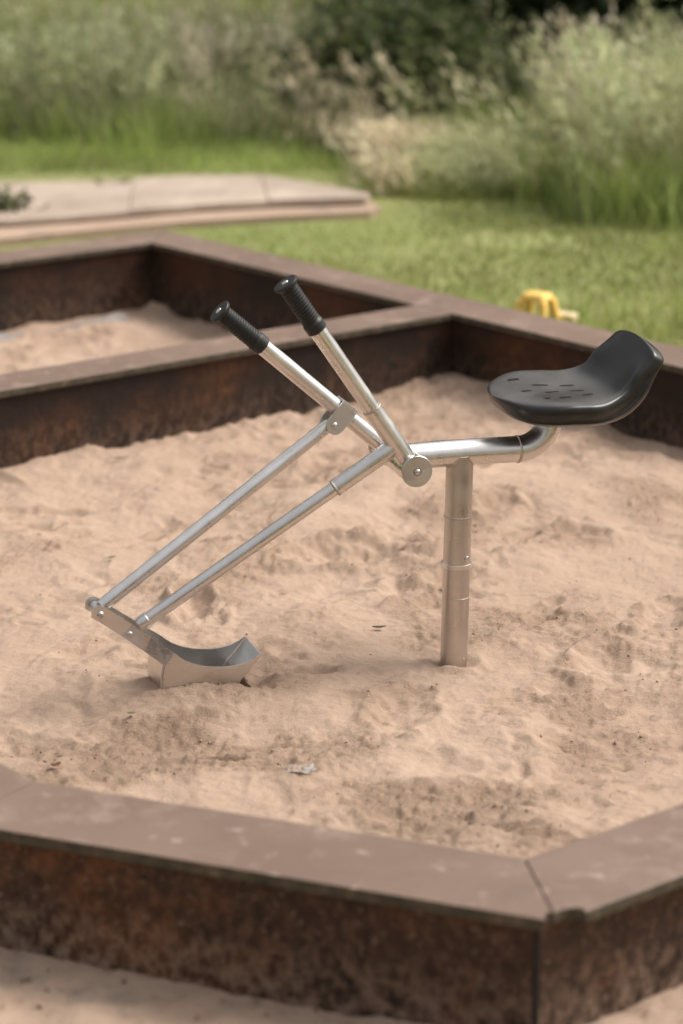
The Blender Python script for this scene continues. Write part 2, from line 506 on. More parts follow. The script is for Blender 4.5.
def sand_height(x, y):
    h = .016 * fbm(x, y, 1.3, 3, 3) + .024 * fbm(x, y, 3.8, 3, 9, .5)
    wx_ = x + .05 * fbm(x, y, 5, 2, 51); wy_ = y + .05 * fbm(x, y, 5, 2, 52)
    dist = sstep(-.15, .40, fbm(wx_, wy_, 2.6, 3, 41))             # where feet have churned it
    h += (.006 + .012 * dist) * fbm(wx_, wy_, 9, 4, 23, .55)
    rg = 1 - np.abs(fbm(wx_, wy_, 7, 3, 77, .5)) * 2.4
    h += .008 * np.maximum(rg, 0) * (.3 + .7 * dist)
    turned = sstep(-.10, .40, fbm(x, y, 4.2, 7, 31, .72) + .14 * (dist - .5)) * .9
    for (fx, fy, an, L, Wd, dep, rim) in FOOT:
        sel = np.where((np.abs(x - fx) < 3 * L) & (np.abs(y - fy) < 3 * L))
        if sel[0].size == 0: continue
        px, py = x[sel] - fx, y[sel] - fy
        ca, sa = math.cos(an), math.sin(an)
        q = np.sqrt(((ca * px + sa * py) / L) ** 2 + ((-sa * px + ca * py) / Wd) ** 2)
        q = q + .25 * vnoise(x[sel] * 20, y[sel] * 20, 5) + .10 * vnoise(x[sel] * 60, y[sel] * 60, 6)
        side = .5 + .5 * np.tanh((-sa * px + ca * py) / Wd * 2.0)   # one steep wall, one shallow side
        prof = -dep * (1 - sstep(.35, 1.0, q)) * (.55 + .45 * side) + rim * np.exp(-((q - 1.22) / .26) ** 2) * (.6 + .5 * vnoise(x[sel] * 15, y[sel] * 15, 8))
        h[sel] += prof
        turned[sel] = np.maximum(turned[sel], np.exp(-((q - 1.1) / .3) ** 2) * min(dep / .02, 1) * .75 * sstep(-.3, .4, vnoise(x[sel] * 26, y[sel] * 26, 12)))
    # mound round the scoop, dug hole in front of it
    sx, sy = wpos(.52, -.075)
    w = np.exp(-(((x - sx) / .20) ** 2 + ((y - sy) / .13) ** 2))
    h = h * (1 - .85 * w) + .040 * w
    sx, sy = wpos(.405, .01)
    h -= .024 * np.exp(-(((x - sx) / .035) ** 2 + ((y - sy) / .06) ** 2))
    sx, sy = wpos(.40, -.05)
    turned = np.maximum(turned, np.exp(-(((x - sx) / .09) ** 2 + ((y - sy) / .08) ** 2)) * .95)
    # lower in the back compartment, disturbed at the foot of the post, heaped in the corners of the boards
    h -= .018 * sstep(.0, .12, (x - DN[0]) * n_dv[0] + (y - DN[1]) * n_dv[1] - .1)
    rp = np.hypot(x - P0[0], y - P0[1])
    h *= 1 - .8 * np.exp(-(rp / .11) ** 2)
    h += .010 * np.exp(-((rp - .055) / .02) ** 2) * (.8 + 1.2 * vnoise(x * 28, y * 28, 33)) - .006 * np.exp(-(rp / .034) ** 4)
    h -= .014 * np.exp(-(((x - P0[0] - .12) / .10) ** 2 + ((y - P0[1] + .02) / .08) ** 2))
    h += .045 * np.exp(-np.hypot(x - (-.643), y - 8.05) / .035)
    h += .03 * np.exp(-np.hypot(x - .325, y - 6.92) / .16)
    # crumbly texture where it has been turned over
    h += (.0032 + .009 * turned) * np.maximum(fbm(x, y, 48, 4, 57, .62), 0)
    h += (.0024 + .0035 * turned) * fbm(x, y, 75, 3, 61, .7)
    h -= (.004 + .009 * turned) * np.maximum(fbm(x, y, 40, 4, 71, .65) - .1, 0)
    cd, ce = (x - P0[0]) * EF[0] + (y - P0[1]) * EF[1], (x - P0[0]) * AX[0] + (y - P0[1]) * AX[1]
    inn = (cd > .425) & (cd < .603) & (np.abs(ce) < .0525)     # the scoop is empty
    h = np.where(inn, np.minimum(h, -.055), h)
    return h, turned

def axis_pts(segs):
    out = [segs[0][0]]
    for a, b, s in segs:
        k = max(1, int(round((b - a) / s))); out += list(np.linspace(a, b, k + 1)[1:])
    return np.array(out)

def grid_mesh(xs, ys, keep, hfun, name, mat):
    X, Y = np.meshgrid(xs, ys)
    H, T = hfun(X.ravel(), Y.ravel())
    V = np.stack([X.ravel(), Y.ravel(), H], 1)
    nx, ny = len(xs), len(ys)
    idx = np.arange(nx * ny).reshape(ny, nx)
    Fq = np.stack([idx[:-1, :-1], idx[:-1, 1:], idx[1:, 1:], idx[1:, :-1]], -1).reshape(-1, 4)
    k = keep(X.ravel(), Y.ravel())
    Fq = Fq[k[Fq].all(1)]
    used = np.unique(Fq); mp = np.full(len(V), -1); mp[used] = np.arange(len(used))
    o = mesh_np(name, V[used], [mp[Fq]], mat)
    val_attr(o, 'turned', T[used])
    return o

xs = axis_pts([(-3.0, -1.35, .05), (-1.3, 1.2, .0046), (1.2, 2.4, .05)])
ys = axis_pts([(3.1, 5.0, .0050), (5.0, 6.4, .0072), (6.4, 8.25, .012)])
sand = grid_mesh(xs, ys, lambda x, y: inside(MID, x, y), sand_height, 'sand', M['sand'])
tag(sand, 'trampled pale sand filling the sandbox', kind='structure')

def out_height(x, y):
    h = .008 + .010 * fbm(x, y, 2.2, 4, 13) + .012 * fbm(x, y, 14, 5, 14, .6)
    return h, np.zeros_like(x)
xs = axis_pts([(-2.6, -1.0, .03), (-1.0, 1.0, .008), (1.0, 2.6, .03)]); ys = axis_pts([(1.2, 2.4, .03), (2.4, 3.4, .008), (3.4, 4.6, .03)])
def keep_out(x, y):
    return (~inside(MID, x, y)) & (y < 3.15 + .75 * np.abs(x - .15) + .15 * fbm(x, y, 2, 2, 3))
so = grid_mesh(xs, ys, keep_out, out_height, 'sandy_ground', M['sand_out'])
tag(so, 'worn sandy ground in front of the sandbox', kind='structure')

# ------------------------------------------------------------------ ground sheet
def ground_h(x, y):
    h = .012 * fbm(x, y, .8, 3, 4)
    rise = np.clip(y - 12.2, 0, 40); h = h + .075 * rise * (1 - .75 * sstep(-.4, .6, x))  + .12 * sstep(12, 15, y) * fbm(x, y, .35, 2, 6)
    dmin = np.full(x.shape, 9.0); ins = inside(MID, x, y)
    for i in range(5): dmin = np.minimum(dmin, seg_dist(x, y, MID[i], MID[(i + 1) % 5]))
    h = np.where(ins & (dmin > .0), h - .2 * sstep(-.06, .02, dmin), h)
    h = np.where(~ins & (y < 4.5), h - .02, h)
    return h, np.zeros_like(x)
def grow(a0, s, lim):
    v = [a0]
    while abs(v[-1]) < lim: v.append(v[-1] + s); s *= 1.35
    return v
xr = grow(4.0, .1, 90); xs = np.array(sorted([-v for v in xr[1:]] + list(np.linspace(-4, 4, 101)) + xr[1:]))
ys = np.array(sorted([v for v in [1.0 - (g - 4.0) for g in grow(4.0, .1, 60)[1:]]] + list(np.linspace(1, 22, 264)) + [22 + (g - 4.0) for g in grow(4.0, .1, 120)[1:]]))
gr = grid_mesh(xs, ys, lambda x, y: np.ones(x.shape, bool), ground_h, 'lawn_ground', M['ground'])
tag(gr, 'green lawn and rising meadow behind the sandbox', kind='structure')

# ------------------------------------------------------------------ path and stone slabs
path_poly = np.array([(-2.4, 8.7), (-1.33, 9.14), (-.96, 9.36), (-.65, 9.54), (-.25, 9.68), (.12, 9.78), (.16, 9.90), (.10, 10.12), (-.02, 10.32), (-.3, 10.62), (-.66, 10.74), (-.95, 10.66), (-1.12, 10.55), (-1.5, 10.5), (-2.5, 10.2)])
bm = bmesh.new(); prism_into(bm, path_poly, -.03, .030)
tag(obj('path', bm, M['sand_out']), 'pale sandy strip in front of the stone slabs', kind='structure')
front = [(-2.5, 8.95), (-1.9, 9.2), (-1.33, 9.40), (-1.0, 9.56), (-.85, 9.64), (-.57, 9.77), (-.3, 9.84), (0, 9.90), (.10, 9.92)]
back = [(-2.7, 9.9), (-2.0, 10.25), (-1.33, 10.40), (-1.06, 10.46), (-.9, 10.52), (-.66, 10.58), (-.35, 10.5), (-.04, 10.2), (.12, 10.0)]
_g = random.Random(4)
front = [(a_, b_ + _g.uniform(-.025, .025)) for a_, b_ in front]
back = [(a_, b_ + _g.uniform(-.05, .05)) for a_, b_ in back]
slabs = empty('stone_slab_edging', (-.7, 10.0, 0))
tag(slabs, 'curved row of pale flat stone slabs lying in the grass behind the sandbox', 'stone paving')
for i in (0, 2, 4, 6):
    f0, f1, b0_, b1_ = [np.array(p) - np.array((-.7, 10.0)) for p in (front[i], front[i + 2], back[i], back[i + 2])]
    fm, bmid = [np.array(p) - np.array((-.7, 10.0)) for p in (front[i + 1], back[i + 1])]
    g = .0015; dirf = (f1 - f0) / np.linalg.norm(f1 - f0); dirb = (b1_ - b0_) / np.linalg.norm(b1_ - b0_)
    bm = bmesh.new(); prism_into(bm, [f0 + dirf * g, fm, f1 - dirf * g, b1_ - dirb * g * .5, bmid, b0_ + dirb * g * .5], .036, .062 + .004 * math.sin(i * 2.3))
    obj('stone_slab', bm, M['stone'], slabs, bevel=.004)
slab_poly = np.array(front + back[::-1])

# ------------------------------------------------------------------ grass
def blades(n, region, hmin, hmax, width, cols, lean, segs=3, seedn=1, curve=1.0, wind=(0, 0), hfun=None):
    """returns V, faces, colour arrays for curved ribbon blades"""
    g = np.random.default_rng(seedn)
    pts = region(g, n)
    n = len(pts)
    x, y = pts[:, 0], pts[:, 1]
    z = ground_h(x, y)[0] - .01
    h = g.uniform(hmin, hmax, n) if hfun is None else hfun(g, x, y)
    an = g.uniform(0, 2 * math.pi, n)
    dx = np.cos(an) * lean * g.uniform(.2, 1, n) + wind[0] * g.uniform(.4, 1.2, n)
    dy = np.sin(an) * lean * g.uniform(.2, 1, n) + wind[1] * g.uniform(.4, 1.2, n)
    fa = g.uniform(0, math.pi, n)
    wx, wy = np.cos(fa), np.sin(fa) * .6
    rows = []
    for s in range(segs + 1):
        t = s / segs
        b = t ** (1 + curve)
        w = width * g.uniform(.8, 1.2, n) * (1 - t ** 2 * .92) * .5 if s < segs else np.full(n, width * .03)
        cx = x + dx * h * b; cy = y + dy * h * b; cz = z + h * (t - .25 * b * (dx * dx + dy * dy))
        rows.append(np.stack([cx - wx * w, cy - wy * w, cz], 1)); rows.append(np.stack([cx + wx * w, cy + wy * w, cz], 1))
    V = np.stack(rows, 1).reshape(-1, 3)
    k = 2 * (segs + 1)
    base = (np.arange(n) * k)[:, None]
    F = np.concatenate([base + np.array([2 * s, 2 * s + 1, 2 * s + 3, 2 * s + 2]) for s in range(segs)], 0)
    ci = g.integers(0, len(cols), n); c = np.array(cols)[ci] * g.uniform(.7, 1.3, (n, 1)) * (1 + .45 * fbm(x, y, 1.9, 3, 19))[:, None]
    C = np.repeat(c, k, 0)
    tips = np.stack([x + dx * h, y + dy * h, z + h * (1 - .25 * (dx * dx + dy * dy)), h, dx, dy], 1)
    return V, F, C, tips

def build_stuff(name, parts, mat, label, parent=None):
    V, F, C = [], [], []; o = 0
    for (v, f, c) in parts:
        V.append(v); F.append(f + o); C.append(c); o += len(v)
    ob = mesh_np(name, np.concatenate(V), [np.concatenate(F)], mat, parent, smooth=False)
    col_attr(ob, 'tint', np.concatenate(C))
    if label: tag(ob, label, kind='stuff')
    return ob

def reg_lawn(g, n):
    x = g.uniform(-3.4, 3.4, n); y = 5.2 + (13 - 5.2) * g.uniform(0, 1, n) ** .85
    vis = (np.abs(x) < .19 * y + .9)
    jx = x + g.normal(0, .05, n); jy = y + g.normal(0, .05, n) + .10 * fbm(x, y, 4, 2, 9)
    ok = vis & ~inside(OUT, x, y) & ~inside(path_poly, jx, jy) & ~(inside(slab_poly, x, y) & inside(slab_poly, x, y - .05) & inside(slab_poly, x + .06, y))
    bare = fbm(x, y, 1.5, 3, 8) > .45
    ok &= ~(bare & (g.uniform(0, 1, n) < .7))
    return np.stack([x[ok], y[ok]], 1)
LAWN = [(.26, .325, .078), (.30, .355, .09), (.345, .37, .115), (.23, .29, .066), (.38, .375, .16), (.42, .38, .20)]
def lawn_h(g, x, y): return g.uniform(.022, .06, len(x)) * (1 + .5 * fbm(x, y, 1.2, 3, 2)) * (1 - .45 * sstep(8.7, 9.0, y) * (1 - sstep(.2, .6, x)))
v, f, c, _ = blades(210000, reg_lawn, .03, .08, .006, LAWN, 1.0, 2, 21, .6, hfun=lawn_h)
build_stuff('lawn_grass', [(v, f, c)], M['plant'], 'short green lawn grass around the sandbox')

# tall meadow grass --------------------------------------------------
def seed_heads(tips, seedn, cols, size=(.10, .2), spread=.016, k=9, frac=1.0):
    g = np.random.default_rng(seedn)
    tips = tips[g.uniform(0, 1, len(tips)) < frac]
    n = len(tips); L = g.uniform(size[0], size[1], n)
    d = np.stack([tips[:, 4] * 1.6, tips[:, 5] * 1.6, np.ones(n)], 1); d /= np.linalg.norm(d, axis=1)[:, None]
    T = np.repeat(np.arange(n), k); m = len(T)
    t = g.uniform(-.75, .35, m)
    wsh = spread * (1 - np.abs(t + .2) / .75 * .6)
    ctr = tips[T, :3] + d[T] * (L[T] * t)[:, None] + g.normal(0, 1, (m, 3)) * wsh[:, None]
    ln = g.uniform(.014, .036, m); an = g.uniform(0, math.pi, m)
    dirv = d[T] + g.normal(0, .45, (m, 3)); dirv /= np.linalg.norm(dirv, axis=1)[:, None]
    sd = np.stack([np.cos(an), np.sin(an), np.zeros(m)], 1) * (ln * .26)[:, None]
    V = np.stack([ctr - dirv * ln[:, None], ctr + sd, ctr + dirv * ln[:, None], ctr - sd], 1).reshape(-1, 3)
    F = np.arange(m * 4).reshape(-1, 4)
    cc = np.array(cols)[g.integers(0, len(cols), n)] * g.uniform(.65, 1.3, (n, 1))
    wv = fbm(tips[:, 0], tips[:, 1], 1.7, 3, 47)[:, None]
    cc = cc * (1 + .3 * wv) * np.where(wv < 0, np.array((.86, 1.0, .80)), np.ones(3))
    return V, F, np.repeat(np.repeat(cc, k, 0), 4, 0)

BEIGE = [(.70, .60, .43), (.78, .69, .52), (.60, .51, .35), (.53, .50, .31), (.70, .60, .45)]
STEM = [(.46, .42, .22), (.37, .38, .17), (.54, .46, .29), (.31, .34, .13)]
GREEN = [(.20, .25, .08), (.25, .30, .10), (.15, .195, .065), (.31, .33, .14)]
SAGE = [(.44, .43, .26), (.52, .49, .33), (.34, .36, .19)]

def rect(x0, x1, y0, y1, clump=0.0, sc=1.6, seedc=70, extra=None):
    def fn(g, n):
        x = g.uniform(x0, x1, n); y = g.uniform(y0, y1, n)
        ok = fbm(x, y, sc, 3, seedc) > g.uniform(-.5, .5, n) * .6 + clump
        if extra is not None: ok &= extra(x, y)
        ok &= ~inside(path_poly, x, y) & ~inside(slab_poly, x, y)
        return np.stack([x[ok], y[ok]], 1)
    return fn
def edge_left(x, y): return y > 11.8 + .9 * fbm(x, y * 0, 1.3, 3, 5)
def edge_right(x, y): return (y > 9.55 + .9 * np.clip(.95 - x, 0, 3) + .25 * fbm(x, y * 0, 2, 2, 6))
def edge_mid(x, y): return (y > 10.3 - .12 * x + .3 * fbm(x, y * 0, 2, 2, 6)) & ((x > .18) | (y > 11.3))

CREAM = [(.80, .72, .55), (.74, .65, .47), (.70, .66, .48), (.84, .76, .62)]
FRESH = [(.34, .42, .12), (.42, .47, .16), (.28, .36, .10)]
P, S = [], []
def tall(n, region, hmin, hmax, cols, wind, seedn, width=.0045, lean=.28, head=.75, hs=(.12, .22), spread=.018, k=10, bcols=BEIGE):
    v, f, c, tips = blades(n, region, hmin, hmax, width, cols, lean, 4, seedn, .9, wind)
    S.append((v, f, c))
    if head > 0:
        S.append(seed_heads(tips, seedn + 1, bcols, hs, spread, k, head))
def leafy(n, region, hmin, hmax, cols, seedn, width=.009, lean=.45, wind=(0, 0)):
    v, f, c, _ = blades(n, region, hmin, hmax, width, cols, lean, 3, seedn, .8, wind)
    P.append((v, f, c))
# left bank
leafy(22000, rect(-3.4, .2, 11.5, 14.5, -.1, extra=edge_left), .05, .24, GREEN, 101, lean=.9)
leafy(9000, rect(-3.4, .1, 11.8, 14, .0, 1.3, 33, extra=edge_left), .15, .36, SAGE, 111, .008, lean=.8)
tall(2600, rect(-3.4, .0, 11.8, 13.6, .05, 1.5, 12, extra=edge_left), .12, .52, STEM, (-.15, 0), 103, head=.95, spread=.024, hs=(.14, .30), k=14, width=.003, lean=.5)
tall(420, rect(-.5, .22, 11.0, 12.0, -.2, 1.3, 15, extra=edge_left), .08, .20, STEM, (.35, -.1), 109, head=.9, spread=.02)
leafy(22000, rect(-5.0, .3, 13.6, 22, -.4), .2, .5, [(.40, .45, .16), (.46, .47, .20), (.32, .38, .12)], 105, .012, lean=.9)
tall(1500, rect(-4.6, .2, 13.8, 20, .1), .3, .6, STEM, (-.15, 0), 107, width=.003, lean=.5, spread=.03, hs=(.18, .36), k=14)
leafy(9000, rect(-3.4, .4, 11.0, 12.2, -.4), .03, .13, FRESH, 151, lean=1.1, width=.007)
# middle, short and blown over to the left
leafy(9000, rect(-.1, 1.3, 10.1, 12.0, .0, extra=edge_mid), .04, .13, [(.26, .30, .10), (.32, .33, .13), (.20, .25, .08)], 121)
tall(1500, rect(.05, 1.25, 10.3, 11.7, -.9, extra=edge_mid), .09, .18, STEM, (-.8, -.1), 123, head=.9, lean=.3, width=.005, spread=.018)
tall(80, rect(-.3, .95, 11.6, 12.0, -.5), .25, .48, STEM, (-.6, -.1), 127, head=1.0, lean=.2)
leafy(2500, rect(.55, 1.6, 11.4, 12.3, -.4), .1, .3, [(.32, .38, .11), (.26, .31, .09)], 129)
# right clump
leafy(15000, rect(.85, 3.2, 9.4, 12.3, -.2, extra=edge_right), .06, .30, GREEN, 131)
leafy(9000, rect(.95, 3.2, 9.6, 12.3, -.1, extra=edge_right), .22, .48, SAGE, 135, .007)
tall(1900, rect(.95, 3.3, 9.7, 12.0, -.15, 1.5, 29, extra=edge_right), .3, .66, STEM, (-.30, 0), 133, head=.9, spread=.022, hs=(.14, .30), k=13)
def clump_region(x0, x1, y0, y1, nc, rad, sd, extra=None):
    gg = np.random.default_rng(sd); cx = gg.uniform(x0, x1, nc); cy = gg.uniform(y0, y1, nc)
    if extra is not None:
        k_ = extra(cx, cy); cx, cy = cx[k_], cy[k_]
    def fn(g, n):
        i_ = g.integers(0, len(cx), n)
        return np.stack([cx[i_] + g.normal(0, rad, n), cy[i_] + g.normal(0, rad, n)], 1)
    return fn
tall(620, clump_region(-3.2, .1, 12.0, 13.2, 34, .06, 301, edge_left), .25, .60, STEM, (-.25, 0), 303, head=1.0, spread=.034, hs=(.16, .34), k=18, width=.003, lean=.5, bcols=CREAM)
leafy(3600, clump_region(-3.2, .2, 11.7, 13.0, 30, .10, 305, edge_left), .10, .34, FRESH, 306, lean=.8)
tall(420, clump_region(.2, 1.2, 10.5, 11.6, 20, .06, 311), .08, .18, STEM, (-.9, 0), 313, head=1.0, spread=.026, hs=(.12, .26), k=16, width=.003, lean=.5)
leafy(2600, clump_region(.2, 1.3, 10.2, 11.8, 24, .10, 315), .05, .2, FRESH, 316, lean=.8)
tall(560, clump_region(1.0, 3.0, 9.8, 11.6, 30, .06, 321, edge_right), .3, .68, STEM, (-.4, 0), 323, head=1.0, spread=.034, hs=(.16, .32), k=18, width=.003, lean=.5, bcols=CREAM)
leafy(3000, clump_region(.9, 3.0, 9.6, 11.6, 26, .10, 325, edge_right), .10, .36, FRESH, 326, lean=.8)
# behind right, under the trees
leafy(3000, rect(.8, 4.0, 12.2, 12.8, -.1), .08, .2, GREEN, 141, .012)
tall(70, rect(.8, 4.0, 12.0, 12.6, .05), .4, .7, STEM, (-.35, 0), 143, head=.9)
build_stuff('meadow_leaves', P, M['plant'], 'green leafy undergrowth of the unmown meadow')
build_stuff('tall_meadow_grass', S, M['seed'], 'tall dry meadow grass with feathery beige seed heads')

# ------------------------------------------------------------------ shrubs and trees
def leaf_cloud(blobs, n, size, cols, seedn):
    g = np.random.default_rng(seedn)
    vol = np.array([b[3] * b[4] * b[5] for b in blobs]) ** .75; pr = vol / vol.sum()
    bi = g.choice(len(blobs), n, p=pr); B = np.array(blobs)[bi]
    d = g.normal(0, 1, (n, 3)); d /= np.linalg.norm(d, axis=1)[:, None]
    r = g.uniform(0, 1, n) ** .45
    r *= 1 + .22 * g.normal(0, 1, n)
    ctr = B[:, :3] + d * r[:, None] * B[:, 3:6]
    ctr[:, 2] = np.maximum(ctr[:, 2], .03)
    a = g.normal(0, 1, (n, 3)); a /= np.linalg.norm(a, axis=1)[:, None]
    b = np.cross(a, g.normal(0, 1, (n, 3))); b /= np.linalg.norm(b, axis=1)[:, None]
    s = g.uniform(.6, 1.3, n) * size
    V = np.stack([ctr - a * s[:, None], ctr + b * (s * .42)[:, None], ctr + a * s[:, None], ctr - b * (s * .42)[:, None]], 1).reshape(-1, 3)
    c = np.array(cols)[g.integers(0, len(cols), n)] * g.uniform(.7, 1.3, (n, 1))
    return V, np.arange(n * 4).reshape(-1, 4), np.repeat(c, 4, 0)

def woody(root, blobs, base_r, fork=.3):
    bm = bmesh.new()
    top = max(b[2] for b in blobs)
    tube_into(bm, [(0, 0, -.1), (.02, 0, top * fork * .5), (0, .03, top * fork)], [base_r * 1.25, base_r, base_r * .85], 10)
    for b in blobs:
        e = Vector(b[:3]); s = Vector((0, .03, top * fork * .95))
        mid = s.lerp(e, .55) + Vector((0, 0, .06 * top))
        tube_into(bm, [s, mid, e], [base_r * .5, base_r * .32, base_r * .1], 7)
    return bm

def shrub(name, x, y, blobs, n, size, cols, label, cat, seedn, trunk_r=.02, names=('foliage', 'stem'), group=None):
    z = float(ground_h(np.array([x]), np.array([y]))[0][0])
    root = empty(name, (x, y, z)); tag(root, label, cat, group)
    v, f, c = leaf_cloud(blobs, n, size, cols, seedn)
    o = mesh_np(names[0], v, [f], M['plant'], root, smooth=False); col_attr(o, 'tint', c)
    obj(names[1], woody(root, blobs, trunk_r), M['bark'], root)
    return root

DK = [(.036, .054, .020), (.046, .070, .026), (.028, .043, .017), (.064, .083, .031)]
BR = [(.13, .17, .06), (.17, .20, .08), (.08, .115, .042), (.21, .21, .11)]
shrub('bush', .02, 12.3, [(-.2, 0, .22, .22, .25, .26), (.1, .1, .34, .3, .3, .30), (.38, 0, .30, .32, .3, .32), (.66, .1, .24, .26, .3, .26), (.0, -.1, .46, .2, .25, .22), (.4, .2, .5, .3, .25, .24)],
      9000, .034, BR, 'low dark green bush among beige grass in the middle of the bank', 'bush', 201)
shrub('weed', -1.40, 9.62, [(-.12, 0, .05, .13, .1, .06), (.02, .02, .08, .12, .1, .07), (.12, .1, .04, .1, .1, .05)], 300, .03, [(.10, .13, .045), (.16, .18, .065), (.10, .085, .05)],
      'dark leafy weed growing over the left end of the stone slabs', 'weed', 203, .008)
shrub('weed', -1.02, 10.35, [(0, 0, .03, .09, .08, .035), (.07, .03, .04, .07, .07, .03)], 110, .024, [(.14, .17, .06), (.22, .22, .10)],
      'small weed at the back edge of the stone slabs', 'weed', 205, .006)
for i, (tx, ty, hh, w) in enumerate([(.72, 13.9, 3.6, .75), (1.9, 13.7, 4.2, 1.0), (3.4, 14.3, 4.6, 1.2)]):
    g = random.Random(40 + i)
    bl = [(g.uniform(-w, w) * .75, g.uniform(-.5, .5), hh * g.uniform(.12, .95), w * g.uniform(.4, .6), w * .45, hh * g.uniform(.16, .24)) for _ in range(16)]
    bl += [(q * w * .6, -.2, .45, w * .5, .5, .55) for q in (-1, 0, 1)]
    shrub('tree', tx, ty, bl, 13000, .065, DK, ['dark dense tree behind the bank, leftmost of the three', 'dark dense tree behind the bank, middle of the three', 'dark dense tree behind the bank, rightmost of the three'][i],
          'tree', 220 + i, .06, ('crown', 'trunk'), 'dark trees behind the bank')

for i, (tx, ty, hh, w) in enumerate([(-9.5, 29, 10, 3.2), (-4.2, 31, 11, 3.4), (1.2, 30, 10.5, 3.3), (6.5, 28, 11, 3.4)]):  # trees above the frame, unseen, added to darken reflections in the seat
    g = random.Random(60 + i)
    bl = [(g.uniform(-w, w) * .75, g.uniform(-1.5, 1.5), hh * g.uniform(.2, .92), w * g.uniform(.4, .6), w * .45, hh * g.uniform(.13, .2)) for _ in range(18)]
    shrub('tree', tx, ty, bl, 4200, .30, DK, 'tall unseen tree far behind the meadow, added for dark reflections', 'tree', 240 + i, .25, ('crown', 'trunk'), 'unseen trees added behind the meadow')

# ------------------------------------------------------------------ the sand digger
dig = empty('sand_digger', (P0[0], P0[1], 0), R(198))
tag(dig, 'stainless steel playground sand digger with black seat, two levers and a scoop', 'playground digger')
def L(f, d, z): return Vector((f, -d, z))
ST = M['steel']

# post: three sleeves, clamp ring, screw
pb, pt = L(0.0006, 0, -.12), L(-.0084, 0, .436)
def pp(z): return pb.lerp(pt, (z + .12) / .556)
bm = bmesh.new()
rs = .0272
prof = [(-.12, rs), (.207, rs), (.2072, rs - .0012), (.2098, rs - .0012), (.21, rs), (.307, rs), (.3072, rs - .0005), (.436, rs - .0005)]
tube_into(bm, [pp(z) for z, r in prof], [r for z, r in prof], 40)
post = obj('post', bm, M['steel_v'], dig)
bm = bmesh.new()
tube_into(bm, [pp(.2035), pp(.2045), pp(.2125), pp(.2135)], [rs + .0002, rs + .0022, rs + .0022, rs + .0002], 40)
obj('clamp_ring', bm, ST, post)
bm = bmesh.new()
tube_into(bm, [pp(.3065), pp(.3078), pp(.3092), pp(.3105)], [rs - .0004, rs + .0008, rs + .0008, rs - .0004], 40)
obj('weld_seam', bm, M['weld'], post)
bm = bmesh.new()
tube_into(bm, [pp(.1425), pp(.1432), pp(.1438), pp(.1445)], [rs - .0002, rs + .0005, rs + .0005, rs - .0002], 40)
obj('weld_seam', bm, M['weld'], post)
bm = bmesh.new()
a = R(-90 - 22); dirv = Vector((math.cos(R(118)) , math.sin(R(118)), 0))
cpt = pp(.226); out = Vector((-.42, .907, 0))
tube_into(bm, [cpt + out * (rs - .002), cpt + out * (rs + .0020), cpt + out * (rs + .0030)], [.0064, .0064, .0050], 20)
tube_into(bm, [cpt + out * (rs + .0028), cpt + out * (rs + .0034)], [.0028, .0028], 6)
obj('screw', bm, M['bolt'], post)
bm = bmesh.new()
cpt = pp(.018)
tube_into(bm, [cpt + out * (rs - .002), cpt + out * (rs + .0012)], [.0040, .0036], 14)
obj('screw', bm, M['bolt'], post)

# cross tube that bends up under the seat
pts = [L(.105, 0, .4372), L(.02, 0, .4374), L(-.06, 0, .4355), L(-.128, 0, .4338)]

for k in range(1, 13):
    a = R(90 * k / 12 * .98); pts.append(Vector((-.130 - .066 * math.sin(a), 0, .4938 - .060 * math.cos(a) * 1.0)))
pts.append(Vector((-.1975, 0, .527)))
bm = bmesh.new(); tube_into(bm, pts, .0259, 40)
cross = obj('cross_tube', bm, ST, dig)
bm = bmesh.new()
tube_into(bm, [L(-.125, 0, .4339), L(-.1268, 0, .4338), L(-.1292, 0, .4338), L(-.131, 0, .4339)], [.0258, .0278, .0278, .0258], 40)
obj('weld_seam', bm, M['weld'], cross)
# weld fillet where the post meets the tube
bm = bmesh.new()
ring = []
for k in range(41):
    th = 2 * math.pi * k / 40
    x_ = math.cos(th) * (rs - .0003); y_ = math.sin(th) * (rs - .0003)
    y_c = max(-.0255, min(.0255, y_))
    zz = .4368 - math.sqrt(max(.0259 ** 2 - y_c ** 2, 1e-7))
    ring.append(Vector((-.0068 + x_, y_c, max(zz, .4115) if abs(y_) < .0255 else .4330)))
tube_into(bm, ring, .0022, 8, False)
obj('weld_seam', bm, M['weld'], post)

# pivot hub across the end of the tube
hc = (.1157, .4352)
def hub(d): return L(hc[0], d, hc[1])
bm = bmesh.new()
tube_into(bm, [hub(-.044), hub(-.043), hub(.043), hub(.044)], [.0255, .0265, .0265, .0255], 40)
hb = obj('pivot_hub', bm, ST, dig)
for s in (-1, 1):
    bm = bmesh.new()
    tube_into(bm, [hub(s * .0945), hub(s * .0952), hub(s * .0995), hub(s * .1003)], [.0300, .0308, .0308, .0300], 48)
    dk = obj('end_disc', bm, M['steel_plate'], hb)
    bm = bmesh.new()
    tube_into(bm, [hub(s * .1000), hub(s * .1018)], [.0085, .0082], 20)
    dome_into(bm, hub(s * .1015), (0, -s, 0), .0062, .0052)
    obj('bolt', bm, M['bolt'], hb)

